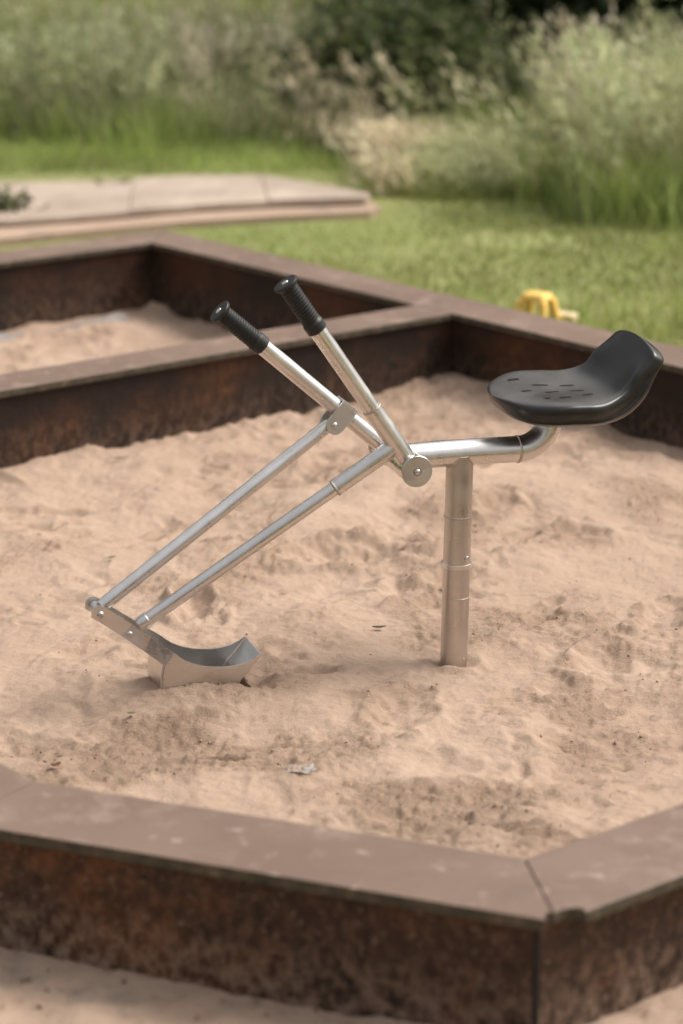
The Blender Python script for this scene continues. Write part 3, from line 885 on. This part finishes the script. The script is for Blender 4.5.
def grip(parent, a, b):
    """ribbed hand grip from b (bottom) to a (top) with a flanged end"""
    a = Vector(a); b = Vector(b); ln = (a - b).length
    bm = bmesh.new()
    prof = [(0, .0172), (.002, .0198), (.018, .0200), (.0225, .0182)]
    x = .0245
    while x < ln - .010:
        prof += [(x, .0168), (x + .0014, .0182), (x + .0034, .0182), (x + .0048, .0168)]
        x += .0062
    prof += [(ln - .007, .0185), (ln - .0045, .0215), (ln - .002, .0238), (ln + .001, .0244), (ln + .003, .0240), (ln + .0042, .0215), (ln + .0046, .015), (ln + .0046, .006)]
    tube_into(bm, [b + (a - b) * (t / ln) for t, r in prof], [r for t, r in prof], 36)
    o = obj('hand_grip', bm, M['grip'], parent)
    bm = bmesh.new(); ax_ = (a - b).normalized()
    dome_into(bm, a + ax_ * .0046, ax_, .0068, .0022, 14)
    obj('end_plug', bm, M['bolt'], parent)

# digging boom: near lever + boom, welded together
hn = L(.1157, -.07, .4368); gt = L(.3638, -.07, .8050); gb = L(.3050, -.07, .7178)
bm = bmesh.new()
ln = (gb - hn).length
stepped(bm, hn, gb, [(0, .0186), (.145 / ln, .0186), (.1462 / ln, .0180), (.1478 / ln, .0163), (1, .0163)], 36)
lever = obj('near_lever', bm, ST, dig)
del lever
lever = [o for o in dig.children if o.name.startswith('near_lever')][0]
lever.name = 'digging_lever'
bm = bmesh.new(); e = (gb - hn).normalized()
q = hn + e * .1465
tube_into(bm, [q - e * .0024, q - e * .0012, q + e * .0012, q + e * .0026], [.0184, .0196, .0192, .0162], 36)
obj('weld_seam', bm, M['weld'], lever)
bm = bmesh.new()
tube_into(bm, [hub(-.0455), hub(-.0465), hub(-.0925), hub(-.0935)], [.0270, .0280, .0280, .0270], 40)
obj('lever_collar', bm, ST, lever)
grip(lever, gt, gb - e * .004)
b0_ = L(.1430, -.070, .4850); b1_ = L(.6435, -.022, .1585)
eb = (b1_ - b0_); lb = eb.length; eb.normalize()
bm = bmesh.new()
k = .146
stepped(bm, b0_, b1_, [(0, .0166), (k / lb, .0166), ((k + .001) / lb, .0158), ((k + .0022) / lb, .0134), ((lb - .022) / lb, .0134), ((lb - .021) / lb, .0150), ((lb - .003) / lb, .0150), (1, .0142)], 32)
boom = obj('boom_arm', bm, ST, dig)
bm = bmesh.new(); q = b0_ + eb * (k + .0012)
tube_into(bm, [q - eb * .0024, q - eb * .0010, q + eb * .0012, q + eb * .0028], [.0164, .0174, .0168, .0133], 32)
obj('weld_seam', bm, M['weld'], boom)

# scoop lever on the far side with clevis
hf = L(.1157, .07, .4338); gt = L(.4513, .07, .7313); gb = L(.3711, .07, .6612)
bm = bmesh.new(); ln = (gb - hf).length
stepped(bm, hf, gb, [(0, .0163), (1, .0163)], 36)
lever2 = obj('scoop_lever', bm, ST, dig)
bm = bmesh.new()
tube_into(bm, [hub(.0455), hub(.0465), hub(.0925), hub(.0935)], [.0270, .0280, .0280, .0270], 40)
obj('lever_collar', bm, ST, lever2)
e2 = (gb - hf).normalized(); n2 = Vector((e2.z, 0, -e2.x))     # perpendicular, towards the scoop and down
grip(lever2, gt, gb - e2 * .004)
cl = (L(.2350, .045, .5025) - hub(.07)).dot(e2)
cc = hf + e2 * (cl - .006)
bm = bmesh.new()
def plate(bm, center, ex, ey, w, l0, l1, ez, t, rnd=True, seg=10):
    """flat plate: along ey from l0 to l1 (rounded end at l1), width w along ex, thickness t along ez"""
    pts = [center + ex * (-w / 2) + ey * l0]
    if rnd:
        for i in range(seg + 1):
            a = math.pi * i / seg
            pts.append(center + ex * (-w / 2 * math.cos(a)) + ey * (l1 - w / 2 + w / 2 * math.sin(a)))
    else: pts += [center + ex * (-w / 2) + ey * l1, center + ex * (w / 2) + ey * l1]
    pts.append(center + ex * (w / 2) + ey * l0)
    A = [bm.verts.new(p - ez * t / 2) for p in pts]; B = [bm.verts.new(p + ez * t / 2) for p in pts]
    bm.faces.new(A); bm.faces.new(B[::-1]); m = len(pts)
    for i in range(m):
        j = (i + 1) % m; bm.faces.new((A[j], A[i], B[i], B[j]))
EZ = Vector((0, -1, 0))
for s in (-1, 1):
    plate(bm, cc + EZ * (s * .0188), e2, n2, .038, -.0170, .047, EZ, .0045)
# saddle over the far side of the lever
plate(bm, cc - n2 * .0186, e2, EZ, .0378, -.0208, .0208, n2, .0042, False)
bmesh.ops.recalc_face_normals(bm, faces=bm.faces)
cv = obj('clevis', bm, M['steel_plate'], lever2, bevel=.0008)
bm = bmesh.new()
bc = cc + n2 * .030 + e2 * .002
for s in (-1, 1): dome_into(bm, bc + EZ * (s * .0215), EZ * s, .0072, .0050)
tube_into(bm, [bc - EZ * .02, bc + EZ * .02], .005, 14)
obj('bolt', bm, M['bolt'], lever2)

# link rod
pin1 = L(.7190, 0, .1905); pin2 = L(.6640, 0, .1455)
er = (pin1 - bc).normalized(); lr = (pin1 - bc).length
bm = bmesh.new()
stepped(bm, bc + er * .004, pin1 - er * .010, [(0, .0120), (.012 / lr, .0134), ((lr - .02) / lr, .0134), (1, .0122)], 32)
obj('link_rod', bm, ST, dig)

# scoop
top_arm = [(.735, .200, .030), (.728, .2065, .030), (.720, .2085, .030), (.7120, .2050, .030), (.70, .1958, .030), (.66, .1655, .031), (.625, .1385, .040), (.584, .1062, .055)]
low_arm = [(.736, .186, .030), (.722, .1765, .030), (.68, .1440, .031), (.640, .1125, .040), (.6030, .0835, .055)]
rim = [(.584, .1062), (.575, .0985), (.564, .0900), (.551, .0830), (.537, .0772), (.52, .0725), (.5015, .0696), (.485, .0680), (.468, .0680), (.453, .0698), (.44, .0738), (.427, .0795), (.4147, .0868)]
low = [(.4147, .0868), (.425, .0735), (.436, .0607), (.454, .0424), (.47, .018), (.49, -.008), (.515, -.024), (.55, -.028), (.58, -.016), (.600, .008), (.608, .034), (.6075, .060), (.6030, .0835)]
scoop = None
SP = M['steel_plate']
def side_plate(s, t=.004):
    bm = bmesh.new()
    def mk(f, z, d, o): return bm.verts.new(L(f, s * (d - o), z))
    # outline: arm (flaring outwards) then scoop side
    outl = [(f, z, d) for f, z, d in top_arm] + [(f, z, .055) for f, z in rim[1:]] + [(f, z, .055) for f, z in low[1:-1]] + [(f, z, d) for f, z, d in low_arm[::-1]]
    layers = []
    for o in (0, t):
        layers.append([mk(f, z, d, o) for f, z, d in outl])
    m = len(outl)
    for i in range(m):
        j = (i + 1) % m
        bm.faces.new((layers[0][i], layers[0][j], layers[1][j], layers[1][i]))
    na = len(top_arm); nl = len(low_arm)
    # arm quads (strip between top and low edge)
    for lay in layers:
        T = lay[:na]; B = lay[m - nl:][::-1]
        i = j = 0
        while i < na - 1 or j < nl - 1:
            if j >= nl - 1 or (i < na - 1 and T[i + 1].co.x > B[j + 1].co.x - .001 and i / na <= j / nl + .35):
                bm.faces.new((T[i], T[i + 1], B[j])); i += 1
            else:
                bm.faces.new((T[i], B[j + 1], B[j])); j += 1
        # scoop side
        bm.faces.new([lay[na - 1]] + lay[na:m - nl] + [lay[m - nl]])
    bmesh.ops.recalc_face_normals(bm, faces=bm.faces)
    return bm
scoop = empty('scoop', (0, 0, 0)); scoop.parent = dig
for s in (-1, 1): obj('side_plate', side_plate(s), SP, scoop)
# curved sheet between the side plates: lip, floor, back
bm = bmesh.new()
th = .004
def sheet(bm, prof, w, th):
    m = len(prof); P_ = [Vector((p[0], 0, p[1])) for p in prof]
    rows = []
    for i in range(m):
        t = (P_[min(i + 1, m - 1)] - P_[max(i - 1, 0)]).normalized(); nn = Vector((-t.z, 0, t.x))
        a = P_[i]; b = P_[i] - nn * th
        rows.append([bm.verts.new(a + Vector((0, y, 0))) for y in (-w, w)] + [bm.verts.new(b + Vector((0, y, 0))) for y in (w, -w)])
    for i in range(m - 1):
        for k in range(4):
            f = bm.faces.new((rows[i][k], rows[i][(k + 1) % 4], rows[i + 1][(k + 1) % 4], rows[i + 1][k]))
    bm.faces.new(rows[0]); bm.faces.new(rows[-1][::-1])
    bmesh.ops.recalc_face_normals(bm, faces=bm.faces)
sheet(bm, [(f - .0, z - .001) for f, z in low[:-1]] + [(.6035, .080), (.598, .094)], .0508, th)
obj('scoop_sheet', bm, SP, scoop, bevel=.0006)
for pn in (pin1, pin2):
    bm = bmesh.new()
    for s in (-1, 1): dome_into(bm, pn + EZ * (s * .0300), EZ * s, .0070, .0052)
    tube_into(bm, [pn - EZ * .030, pn + EZ * .030], .0055, 14)
    obj('bolt', bm, M['bolt'], scoop)
bm = bmesh.new()   # spacers on the pins
tube_into(bm, [pin2 - EZ * .024, pin2 + EZ * .024], .0105, 20)
obj('spacer', bm, ST, scoop)
bm = bmesh.new(); tube_into(bm, [pin1 - EZ * .024, pin1 + EZ * .024], .0105, 20)
obj('spacer', bm, ST, scoop)

# seat
ctrl = [(-.079, .5430), (-.099, .5470), (-.14, .5490), (-.19, .5470), (-.24, .5445), (-.28, .5445), (-.308, .5500), (-.330, .5650), (-.346, .5880), (-.359, .6110), (-.370, .6300), (-.379, .6450)]
def cat(P_, u):
    m = len(P_) - 1; x = min(max(u, 0), 1) * m; i = min(int(x), m - 1); t = x - i
    p0 = P_[max(i - 1, 0)]; p1 = P_[i]; p2 = P_[i + 1]; p3 = P_[min(i + 2, m)]
    return tuple(.5 * (2 * b + (c_ - a_) * t + (2 * a_ - 5 * b + 4 * c_ - d_) * t * t + (3 * b - a_ - 3 * c_ + d_) * t ** 3) for a_, b, c_, d_ in zip(p0, p1, p2, p3))
SEG, NU = 96, 96
# arc length table
dense = [Vector(cat(ctrl, i / 800)) for i in range(801)]
acc = [0]
for i in range(800): acc.append(acc[-1] + (dense[i + 1] - dense[i]).length)
LT = acc[-1]
def at_len(s):
    k = np.searchsorted(acc, s); k = min(max(k, 1), 800)
    t = (s - acc[k - 1]) / max(acc[k] - acc[k - 1], 1e-9)
    p = dense[k - 1].lerp(dense[k], t); tn = (dense[min(k + 4, 800)] - dense[max(k - 5, 0)]).normalized()
    return p, tn
def seat_dims(s):
    r = LT - s
    W = .142
    x = min(s / .115, 1); W *= max(1 - (1 - x) ** 2.05, 0) ** .5
    back = float(sstep(.15, .26, s)); W *= (1 - .25 * back) * (1 - .12 * float(sstep(.26, .36, s)))
    x = min(r / .026, 1); W *= max(1 - (1 - x) ** 2.5, 0) ** .45
    T = .056 - .013 * float(sstep(.20, .32, s))
    x = min(s / .115, 1); T *= .34 + .66 * max(1 - (1 - x) ** 2, 0) ** .5
    x = min(s / .008, 1); T *= .5 + .5 * x
    x = min(r / .020, 1); T *= .35 + .65 * max(1 - (1 - x) ** 2, 0) ** .5
    dish = .013 * float(sstep(.02, .12, s)) * (1 - .3 * back) + .010 * float(sstep(.17, .24, s)) * (1 - float(sstep(.27, .36, s)))
    dish *= float(sstep(.012, .075, r))
    return max(W, .002), T, dish
bm = bmesh.new(); rings = []
svals = [LT * (.5 - .5 * math.cos(math.pi * i / NU)) for i in range(NU + 1)]
def sec(a, s):
    W, T, dish = seat_dims(s)
    ca, sa = math.cos(a), math.sin(a)
    y = W * math.copysign(abs(ca) ** .44, ca); nn = T * .5 * math.copysign(abs(sa) ** .46, sa) - T * .5
    if sa > 0: nn += dish * (abs(y) / max(W, .01)) ** 2.2
    else:
        nn += dish * (abs(y) / max(W, .01)) ** 2.2 * (1 + sa) ; y *= 1 - .26 * (-sa) ** 1.3 * (1 - .8 * float(sstep(.16, .27, s)))
    return y, nn
for s in svals:
    p, t = at_len(s); nrm = Vector((t.y, -t.x))          # up / forward normal in (f, z)
    if nrm.y < 0 and s < LT * .5: nrm = -nrm
    ring = []
    for k in range(SEG):
        a = 2 * math.pi * k / SEG
        y, nn = sec(a, s)
        # seam groove a little below the edge
        w = math.sin(a)
        if -.20 < w < -.02: y *= 1 - .042 * float(sstep(.03, .07, LT - s))
        ring.append(bm.verts.new((p.x + nrm.x * nn, y - .012, p.y + nrm.y * nn - .030 * y)))
    rings.append(ring)
for i in range(NU):
    for k in range(SEG):
        f = bm.faces.new((rings[i][k], rings[i][(k + 1) % SEG], rings[i + 1][(k + 1) % SEG], rings[i + 1][k])); f.smooth = True
bm.faces.new(rings[0]).smooth = True; bm.faces.new(rings[-1][::-1]).smooth = True
bmesh.ops.recalc_face_normals(bm, faces=bm.faces)
# drain slots: flush black faces painted for the shade inside the holes
def pan_z(f, d):
    s = min(range(0, 801, 4), key=lambda i: abs(dense[i].x - f)); s = acc[s]
    W, T, dish = seat_dims(s); p, t = at_len(s)
    return p.y + dish * (abs(d - .012) / W) ** 2.2 + .030 * (d - .012)
for (f, d, ln_) in [(-.1352, .0324, .011), (-.1308, -.049, .010), (-.1748, -.0119, .015), (-.1774, -.0642, .014), (-.1477, -.1132, .006), (-.2273, -.0203, .014), (-.1851, -.1154, .013), (-.2319, -.0606, .013), (-.2391, -.0969, .011)]:
    f -= .016; d += .052
    ang = R(random.uniform(-12, 22)); vs = []
    for k in range(18):
        a = 2 * math.pi * k / 18
        lx = 1.12 * ln_ * math.copysign(abs(math.cos(a)) ** .6, math.cos(a)); ly = .0044 * math.copysign(abs(math.sin(a)) ** .8, math.sin(a))
        ff = f + lx * math.cos(ang) - ly * math.sin(ang); dd = d + lx * math.sin(ang) + ly * math.cos(ang)
        vs.append(bm.verts.new((ff, -dd, pan_z(ff, dd) + .0009)))
    fc = bm.faces.new(vs); fc.material_index = 1
    fc.normal_update()
    if fc.normal.z < 0: fc.normal_flip()
seat = obj('seat', bm, [M['rubber'], M['slot']], dig)

# ------------------------------------------------------------------ toys behind the far board
toy = empty('toy_stool', (.632, 7.70, 0), R(-33)); toy.scale = (.84, .84, 1.0)
tag(toy, 'small yellow plastic toy stool with splayed legs on the grass behind the sandbox', 'toy stool')
bm = bmesh.new()
w0, w1, h0, h1 = .058, .046, .092, .116
vs0 = [bm.verts.new((sx * w0, sy * w0 * .85, h0)) for sx, sy in ((-1, -1), (1, -1), (1, 1), (-1, 1))]
vs1 = [bm.verts.new((sx * w1, sy * w1 * .85, h1)) for sx, sy in ((-1, -1), (1, -1), (1, 1), (-1, 1))]
bm.faces.new(vs0[::-1]); bm.faces.new(vs1)
for i in range(4): bm.faces.new((vs0[i], vs0[(i + 1) % 4], vs1[(i + 1) % 4], vs1[i]))
obj('seat', bm, M['yellow'], toy, bevel=.010)
for sx, sy in ((-1, -1), (1, -1), (1, 1), (-1, 1)):
    bm = bmesh.new()
    A = [bm.verts.new((sx * (w0 - .012) + q * .015, sy * (w0 * .85 - .012) + r_ * .015, h0 + .003)) for q, r_ in ((-1, -1), (1, -1), (1, 1), (-1, 1))]
    B = [bm.verts.new((sx * (w0 + .010) + q * .0125, sy * (w0 * .85 + .010) + r_ * .0125, -.005)) for q, r_ in ((-1, -1), (1, -1), (1, 1), (-1, 1))]
    bm.faces.new(A); bm.faces.new(B[::-1])
    for i in range(4): bm.faces.new((B[i], B[(i + 1) % 4], A[(i + 1) % 4], A[i]))
    obj('leg', bm, M['yellow'], toy, bevel=.004)
bm = bmesh.new()
prism_into(bm, [(-.036, -.025), (.036, -.025), (.040, .0), (.036, .025), (-.036, .025), (-.040, 0)], .0, .034)
tb = obj('toy_mould', bm, M['cream'], None, bevel=.006); tb.location = (.728, 7.735, 0.008); tb.rotation_euler = (0, R(4), R(-28))
tag(tb, 'flat pale cream plastic toy lying in the grass beside the yellow stool', 'toy')

# ------------------------------------------------------------------ litter, leaves, straw, clods
def sand_z(x, y): return float(sand_height(np.array([x]), np.array([y]))[0][0])
def gpoint(u, v, z=0.0):
    F_ = 85 / 36 * 1024; a = (u - 341.5) / F_; b = (v - 512) / F_; th_ = R(16.6)
    d = Vector((a, math.cos(th_) - b * math.sin(th_), -math.sin(th_) - b * math.cos(th_)))
    k = (z - 1.67) / d.z; return d.x * k, d.y * k
# clear wrapper
x, y = -.07, 3.955
g = random.Random(3); bm = bmesh.new(); grid = []
for i in range(15):
    row = []
    for j in range(9):
        px = (i / 14 - .5) * .050; py = (j / 8 - .5) * .030
        row.append(bm.verts.new((px + g.uniform(-.0012, .0012), py + g.uniform(-.0012, .0012), .003 + .0022 * math.sin(i * .5 + j * .9) + .0012 * math.sin(i * 1.3 - j) + g.uniform(-.0012, .0012))))
    grid.append(row)
for i in range(14):
    for j in range(8):
        f = bm.faces.new((grid[i][j], grid[i + 1][j], grid[i + 1][j + 1], grid[i][j + 1])); f.smooth = False
        if i in (2, 3) and j < 2: f.material_index = 1
m, nt, p = new_mat('clear_film'); p.inputs['Base Color'].default_value = (.58, .53, .49, 1); p.inputs['Roughness'].default_value = .25
p.inputs['Transmission Weight'].default_value = .55; p.inputs['IOR'].default_value = 1.2
mb = simple_mat('blue_print', (.25, .36, .44), .4, .1)
o = obj('plastic_wrapper', bm, [m, mb]); o.location = (x, y, sand_z(x, y) + .001); o.rotation_euler = (0, 0, .2)
sol = o.modifiers.new('Solid', 'SOLIDIFY'); sol.thickness = .0006
tag(o, 'crumpled clear plastic wrapper with a blue corner lying on the sand', 'litter')

def leaf(name, u, v, ln_, wd, rot, rgb, label, cat_, group=None, curl=.25):
    x, y = gpoint(u, v, .005)
    bm = bmesh.new(); rows = []
    for i in range(9):
        t = i / 8; w = wd * math.sin(math.pi * (.06 + .9 * t)) ** .8
        rows.append([bm.verts.new(((t - .5) * ln_, q * w, .003 + curl * ln_ * (t - .5) ** 2 * 2 + abs(q) * w * .5)) for q in (-1, 0, 1)])
    for i in range(8):
        for k_ in range(2): bm.faces.new((rows[i][k_], rows[i + 1][k_], rows[i + 1][k_ + 1], rows[i][k_ + 1])).smooth = True
    mt = simple_mat('dry_leaf', rgb, .7, .3, 60)
    o = obj(name, bm, mt); o.location = (x, y, sand_z(x, y) + .003); o.rotation_euler = (0, 0, rot)
    so_ = o.modifiers.new('Solid', 'SOLIDIFY'); so_.thickness = .0008
    tag(o, label, cat_, group)
leaf('leaf', 379, 633, .028, .005, .1, (.035, .032, .02), 'small dark leaf on the sand between the scoop and the post', 'leaf')
leaf('leaf', 56, 772, .020, .006, .6, (.12, .045, .02), 'reddish brown curled leaf on the sand by the near left board', 'leaf', None, .5)
leaf('leaf', 45, 768, .010, .003, 2.4, (.10, .05, .025), 'tiny brown leaf bit left of the reddish curled leaf', 'leaf')
leaf('leaf', 60, 763, .010, .003, .3, (.13, .06, .03), 'tiny brown leaf bit just above the reddish curled leaf', 'leaf')
leaf('leaf', 112, 560, .018, .004, .5, (.10, .10, .035), 'thin green brown leaf on the sand left of the link rod', 'leaf')
leaf('leaf', 132, 724, .016, .004, .2, (.14, .13, .05), 'small olive leaf on the sand below the scoop', 'leaf')
leaf('leaf', 120, 462, .05, .003, .25, (.10, .06, .03), 'thin brown twig like leaf on the sand by the divider board', 'leaf')

# straws stuck between sand and divider board
def straw_bits():
    V, F, C = [], [], []
    g = np.random.default_rng(77)
    def add(p, q, w, c):
        p = np.array(p); q = np.array(q); d = (q - p) / np.linalg.norm(q - p); s = np.cross(d, (0, .3, 1)); s = s / np.linalg.norm(s) * w
        k_ = len(V); V.extend([p - s, p + s, q + s * .5, q - s * .5]); F.append([k_, k_ + 1, k_ + 2, k_ + 3]); C.extend([c] * 4)
    for (u, v) in [(104, 447), (107, 446), (137, 437), (136, 438), (70, 455), (210, 425), (160, 433), (25, 463)]:
        x, y = gpoint(u, v, 0); z = sand_z(x, y)
        add((x, y, z - .005), (x + g.uniform(-.012, .012), y - g.uniform(0, .01), z + g.uniform(.015, .04)), .0011, np.array((.36, .25, .14)) * g.uniform(.7, 1.1))
    for _ in range(60):
        x, y = g.uniform(-1.1, 1.1), 3.6 + 4.1 * g.uniform(0, 1) ** .7
        if not inside(IN, np.array([x]), np.array([y]))[0]: continue
        z = sand_z(x, y) + .002; a = g.uniform(0, math.pi); ln_ = g.uniform(.005, .016) * (1.3 if y > 5 else .8)
        add((x, y, z), (x + math.cos(a) * ln_, y + math.sin(a) * ln_, z + .002), g.uniform(.0007, .002), np.array([(.17, .105, .062), (.10, .065, .04), (.26, .17, .10)][g.integers(0, 3)]))
    for _ in range(330):      # crumbled leaves on the ground in front
        x, y = g.uniform(-.8, .8), g.uniform(2.3, 3.4)
        if inside(MID, np.array([x]), np.array([y]))[0]: continue
        z = float(out_height(np.array([x]), np.array([y]))[0][0]) + .003; a = g.uniform(0, math.pi); ln_ = g.uniform(.004, .014)
        add((x, y, z), (x + math.cos(a) * ln_, y + math.sin(a) * ln_, z + .003), g.uniform(.0015, .005), np.array([(.10, .06, .035), (.16, .075, .03), (.2, .13, .07), (.06, .04, .025)][g.integers(0, 4)]))
    o = mesh_np('plant_debris', np.array(V), [np.array(F)], M['bits'], smooth=False); col_attr(o, 'tint', np.array(C))
    tag(o, 'scattered brown plant bits and straws on the sand', kind='stuff')
straw_bits()

# sand clods where the sand has been turned over
def clods():
    g = np.random.default_rng(91)
    N = 20000
    x = g.uniform(-1.2, 1.15, N); y = g.uniform(3.35, 7.2, N)
    ok = inside(IN, x, y); x, y = x[ok], y[ok]
    h, t = sand_height(x, y)
    keep = g.uniform(0, 1, len(x)) < (t ** 1.5) * .55 + .02
    x, y, h = x[keep], y[keep], h[keep]
    n_ = len(x)
    ico = bmesh.new(); bmesh.ops.create_icosphere(ico, subdivisions=1, radius=1)
    iv = np.array([v_.co[:] for v_ in ico.verts]); fi = np.array([[v_.index for v_ in f_.verts] for f_ in ico.faces]); ico.free()
    r_ = .0010 + .0026 * g.uniform(0, 1, n_) ** 3.5
    V = iv[None] * (1 + .2 * g.normal(0, 1, (n_, len(iv), 1))) * r_[:, None, None] * g.uniform(.75, 1.25, (n_, 1, 3))
    V += np.stack([x, y, h + r_ * .1], 1)[:, None]
    F = fi[None] + (np.arange(n_) * len(iv))[:, None, None]
    o = mesh_np('sand_clods', V.reshape(-1, 3), [F.reshape(-1, 3)], simple_mat('sand_clod', (.37, .255, .178), .95, .25, 40), smooth=True)
    val_attr(o, 'turned', np.full(n_ * len(iv), .2))
    tag(o, 'small loose clods of turned sand', kind='stuff')
clods()

# grey liner showing along the far board of the back compartment
tB = (IN[4] - IN[0]) / np.linalg.norm(IN[4] - IN[0]); nB = np.array([tB[1], -tB[0]])
if np.dot(nB, np.array((0, 5.5)) - IN[0]) < 0: nB = -nB
bm = bmesh.new(); rows = []
g = random.Random(9)
for i in range(61):
    s_ = .19 + i * .03
    wv = .010 * math.sin(i * .5) + g.uniform(-.004, .004)
    zt = .022 + .018 * math.sin(i * .37 + 1) + g.uniform(-.006, .006) + (-.04 if 8 < i < 13 else 0)
    row = []
    for q, z_ in ((.105 + wv * .5, zt * .6 - .012), (.12 + wv, zt * .6 - .014), (.165 + wv, -.022), (.20, -.06)):
        p_ = IN[0] + tB * s_ + nB * q; row.append(bm.verts.new((p_[0], p_[1], z_)))
    rows.append(row)
for i in range(60):
    for k_ in range(3): bm.faces.new((rows[i][k_], rows[i + 1][k_], rows[i + 1][k_ + 1], rows[i][k_ + 1])).smooth = True
o = obj('ground_liner', bm, M['membrane'])
so_ = o.modifiers.new('Solid', 'SOLIDIFY'); so_.thickness = .003
tag(o, 'torn grey fabric liner showing in the sand along the far board', 'liner')

# ------------------------------------------------------------------ light
world = bpy.data.worlds.new('World'); scene.world = world; world.use_nodes = True
nt = world.node_tree; nt.nodes.clear(); g = NT(nt)
SUN_EL, SUN_AZ = 50, 72      # azimuth from +Y towards +X
sky = g.n('ShaderNodeTexSky', sky_type='NISHITA'); sky.sun_disc = False
sky.sun_elevation = R(SUN_EL); sky.sun_rotation = R(SUN_AZ); sky.air_density = 1.0; sky.dust_density = 3.0; sky.ozone_density = 1.0
hs = g.n('ShaderNodeHueSaturation'); hs.inputs['Saturation'].default_value = .22; g.l(sky.outputs[0], hs.inputs['Color'])
wm = g.mix(1.0, hs.outputs[0], (1.0, .968, .925), 'MULTIPLY')
tcw = g.n('ShaderNodeTexCoord'); sxw = g.n('ShaderNodeSeparateXYZ'); g.l(tcw.outputs['Generated'], sxw.inputs[0])
ov = g.maprange(sxw.outputs['Z'], 0, .9, .22, 1.35)          # overcast: the zenith is brighter than the horizon
wm = g.mix(1.0, wm, ov, 'MULTIPLY')
bg = g.n('ShaderNodeBackground'); bg.inputs[1].default_value = .12; g.l(wm, bg.inputs[0])
wo = g.n('ShaderNodeOutputWorld'); g.l(bg.outputs[0], wo.inputs[0])
sl = bpy.data.lights.new('Sun', 'SUN'); sl.energy = 1.4; sl.angle = R(24); sl.color = (1.0, .95, .88)
so = bpy.data.objects.new('Sun', sl); COL.objects.link(so)
dirv = Vector((math.sin(R(SUN_AZ)) * math.cos(R(SUN_EL)), math.cos(R(SUN_AZ)) * math.cos(R(SUN_EL)), math.sin(R(SUN_EL))))
so.rotation_euler = dirv.to_track_quat('Z', 'Y').to_euler(); so.location = (-4, 6, 8)

# ------------------------------------------------------------------ camera
cam = bpy.data.cameras.new('Camera'); co = bpy.data.objects.new('Camera', cam); COL.objects.link(co)
co.location = (0, 0, 1.67); co.rotation_euler = (R(90 - 16.6), 0, 0)
cam.lens = 85; cam.sensor_fit = 'VERTICAL'; cam.sensor_height = 36; cam.sensor_width = 24
cam.clip_end = 500; cam.clip_start = .05
cam.dof.use_dof = True; cam.dof.focus_distance = 4.72; cam.dof.aperture_fstop = 2.45
scene.camera = co
scene.view_settings.view_transform = 'Standard'; scene.view_settings.look = 'None'
scene.view_settings.exposure = 1.0; scene.view_settings.gamma = 1.0; scene.view_settings.use_curve_mapping = False
scene.render.engine = 'CYCLES'
scene.cycles.use_denoising = True
scene.cycles.max_bounces = 8; scene.cycles.transparent_max_bounces = 4
scene.cycles.use_adaptive_sampling = True; scene.cycles.adaptive_threshold = .01
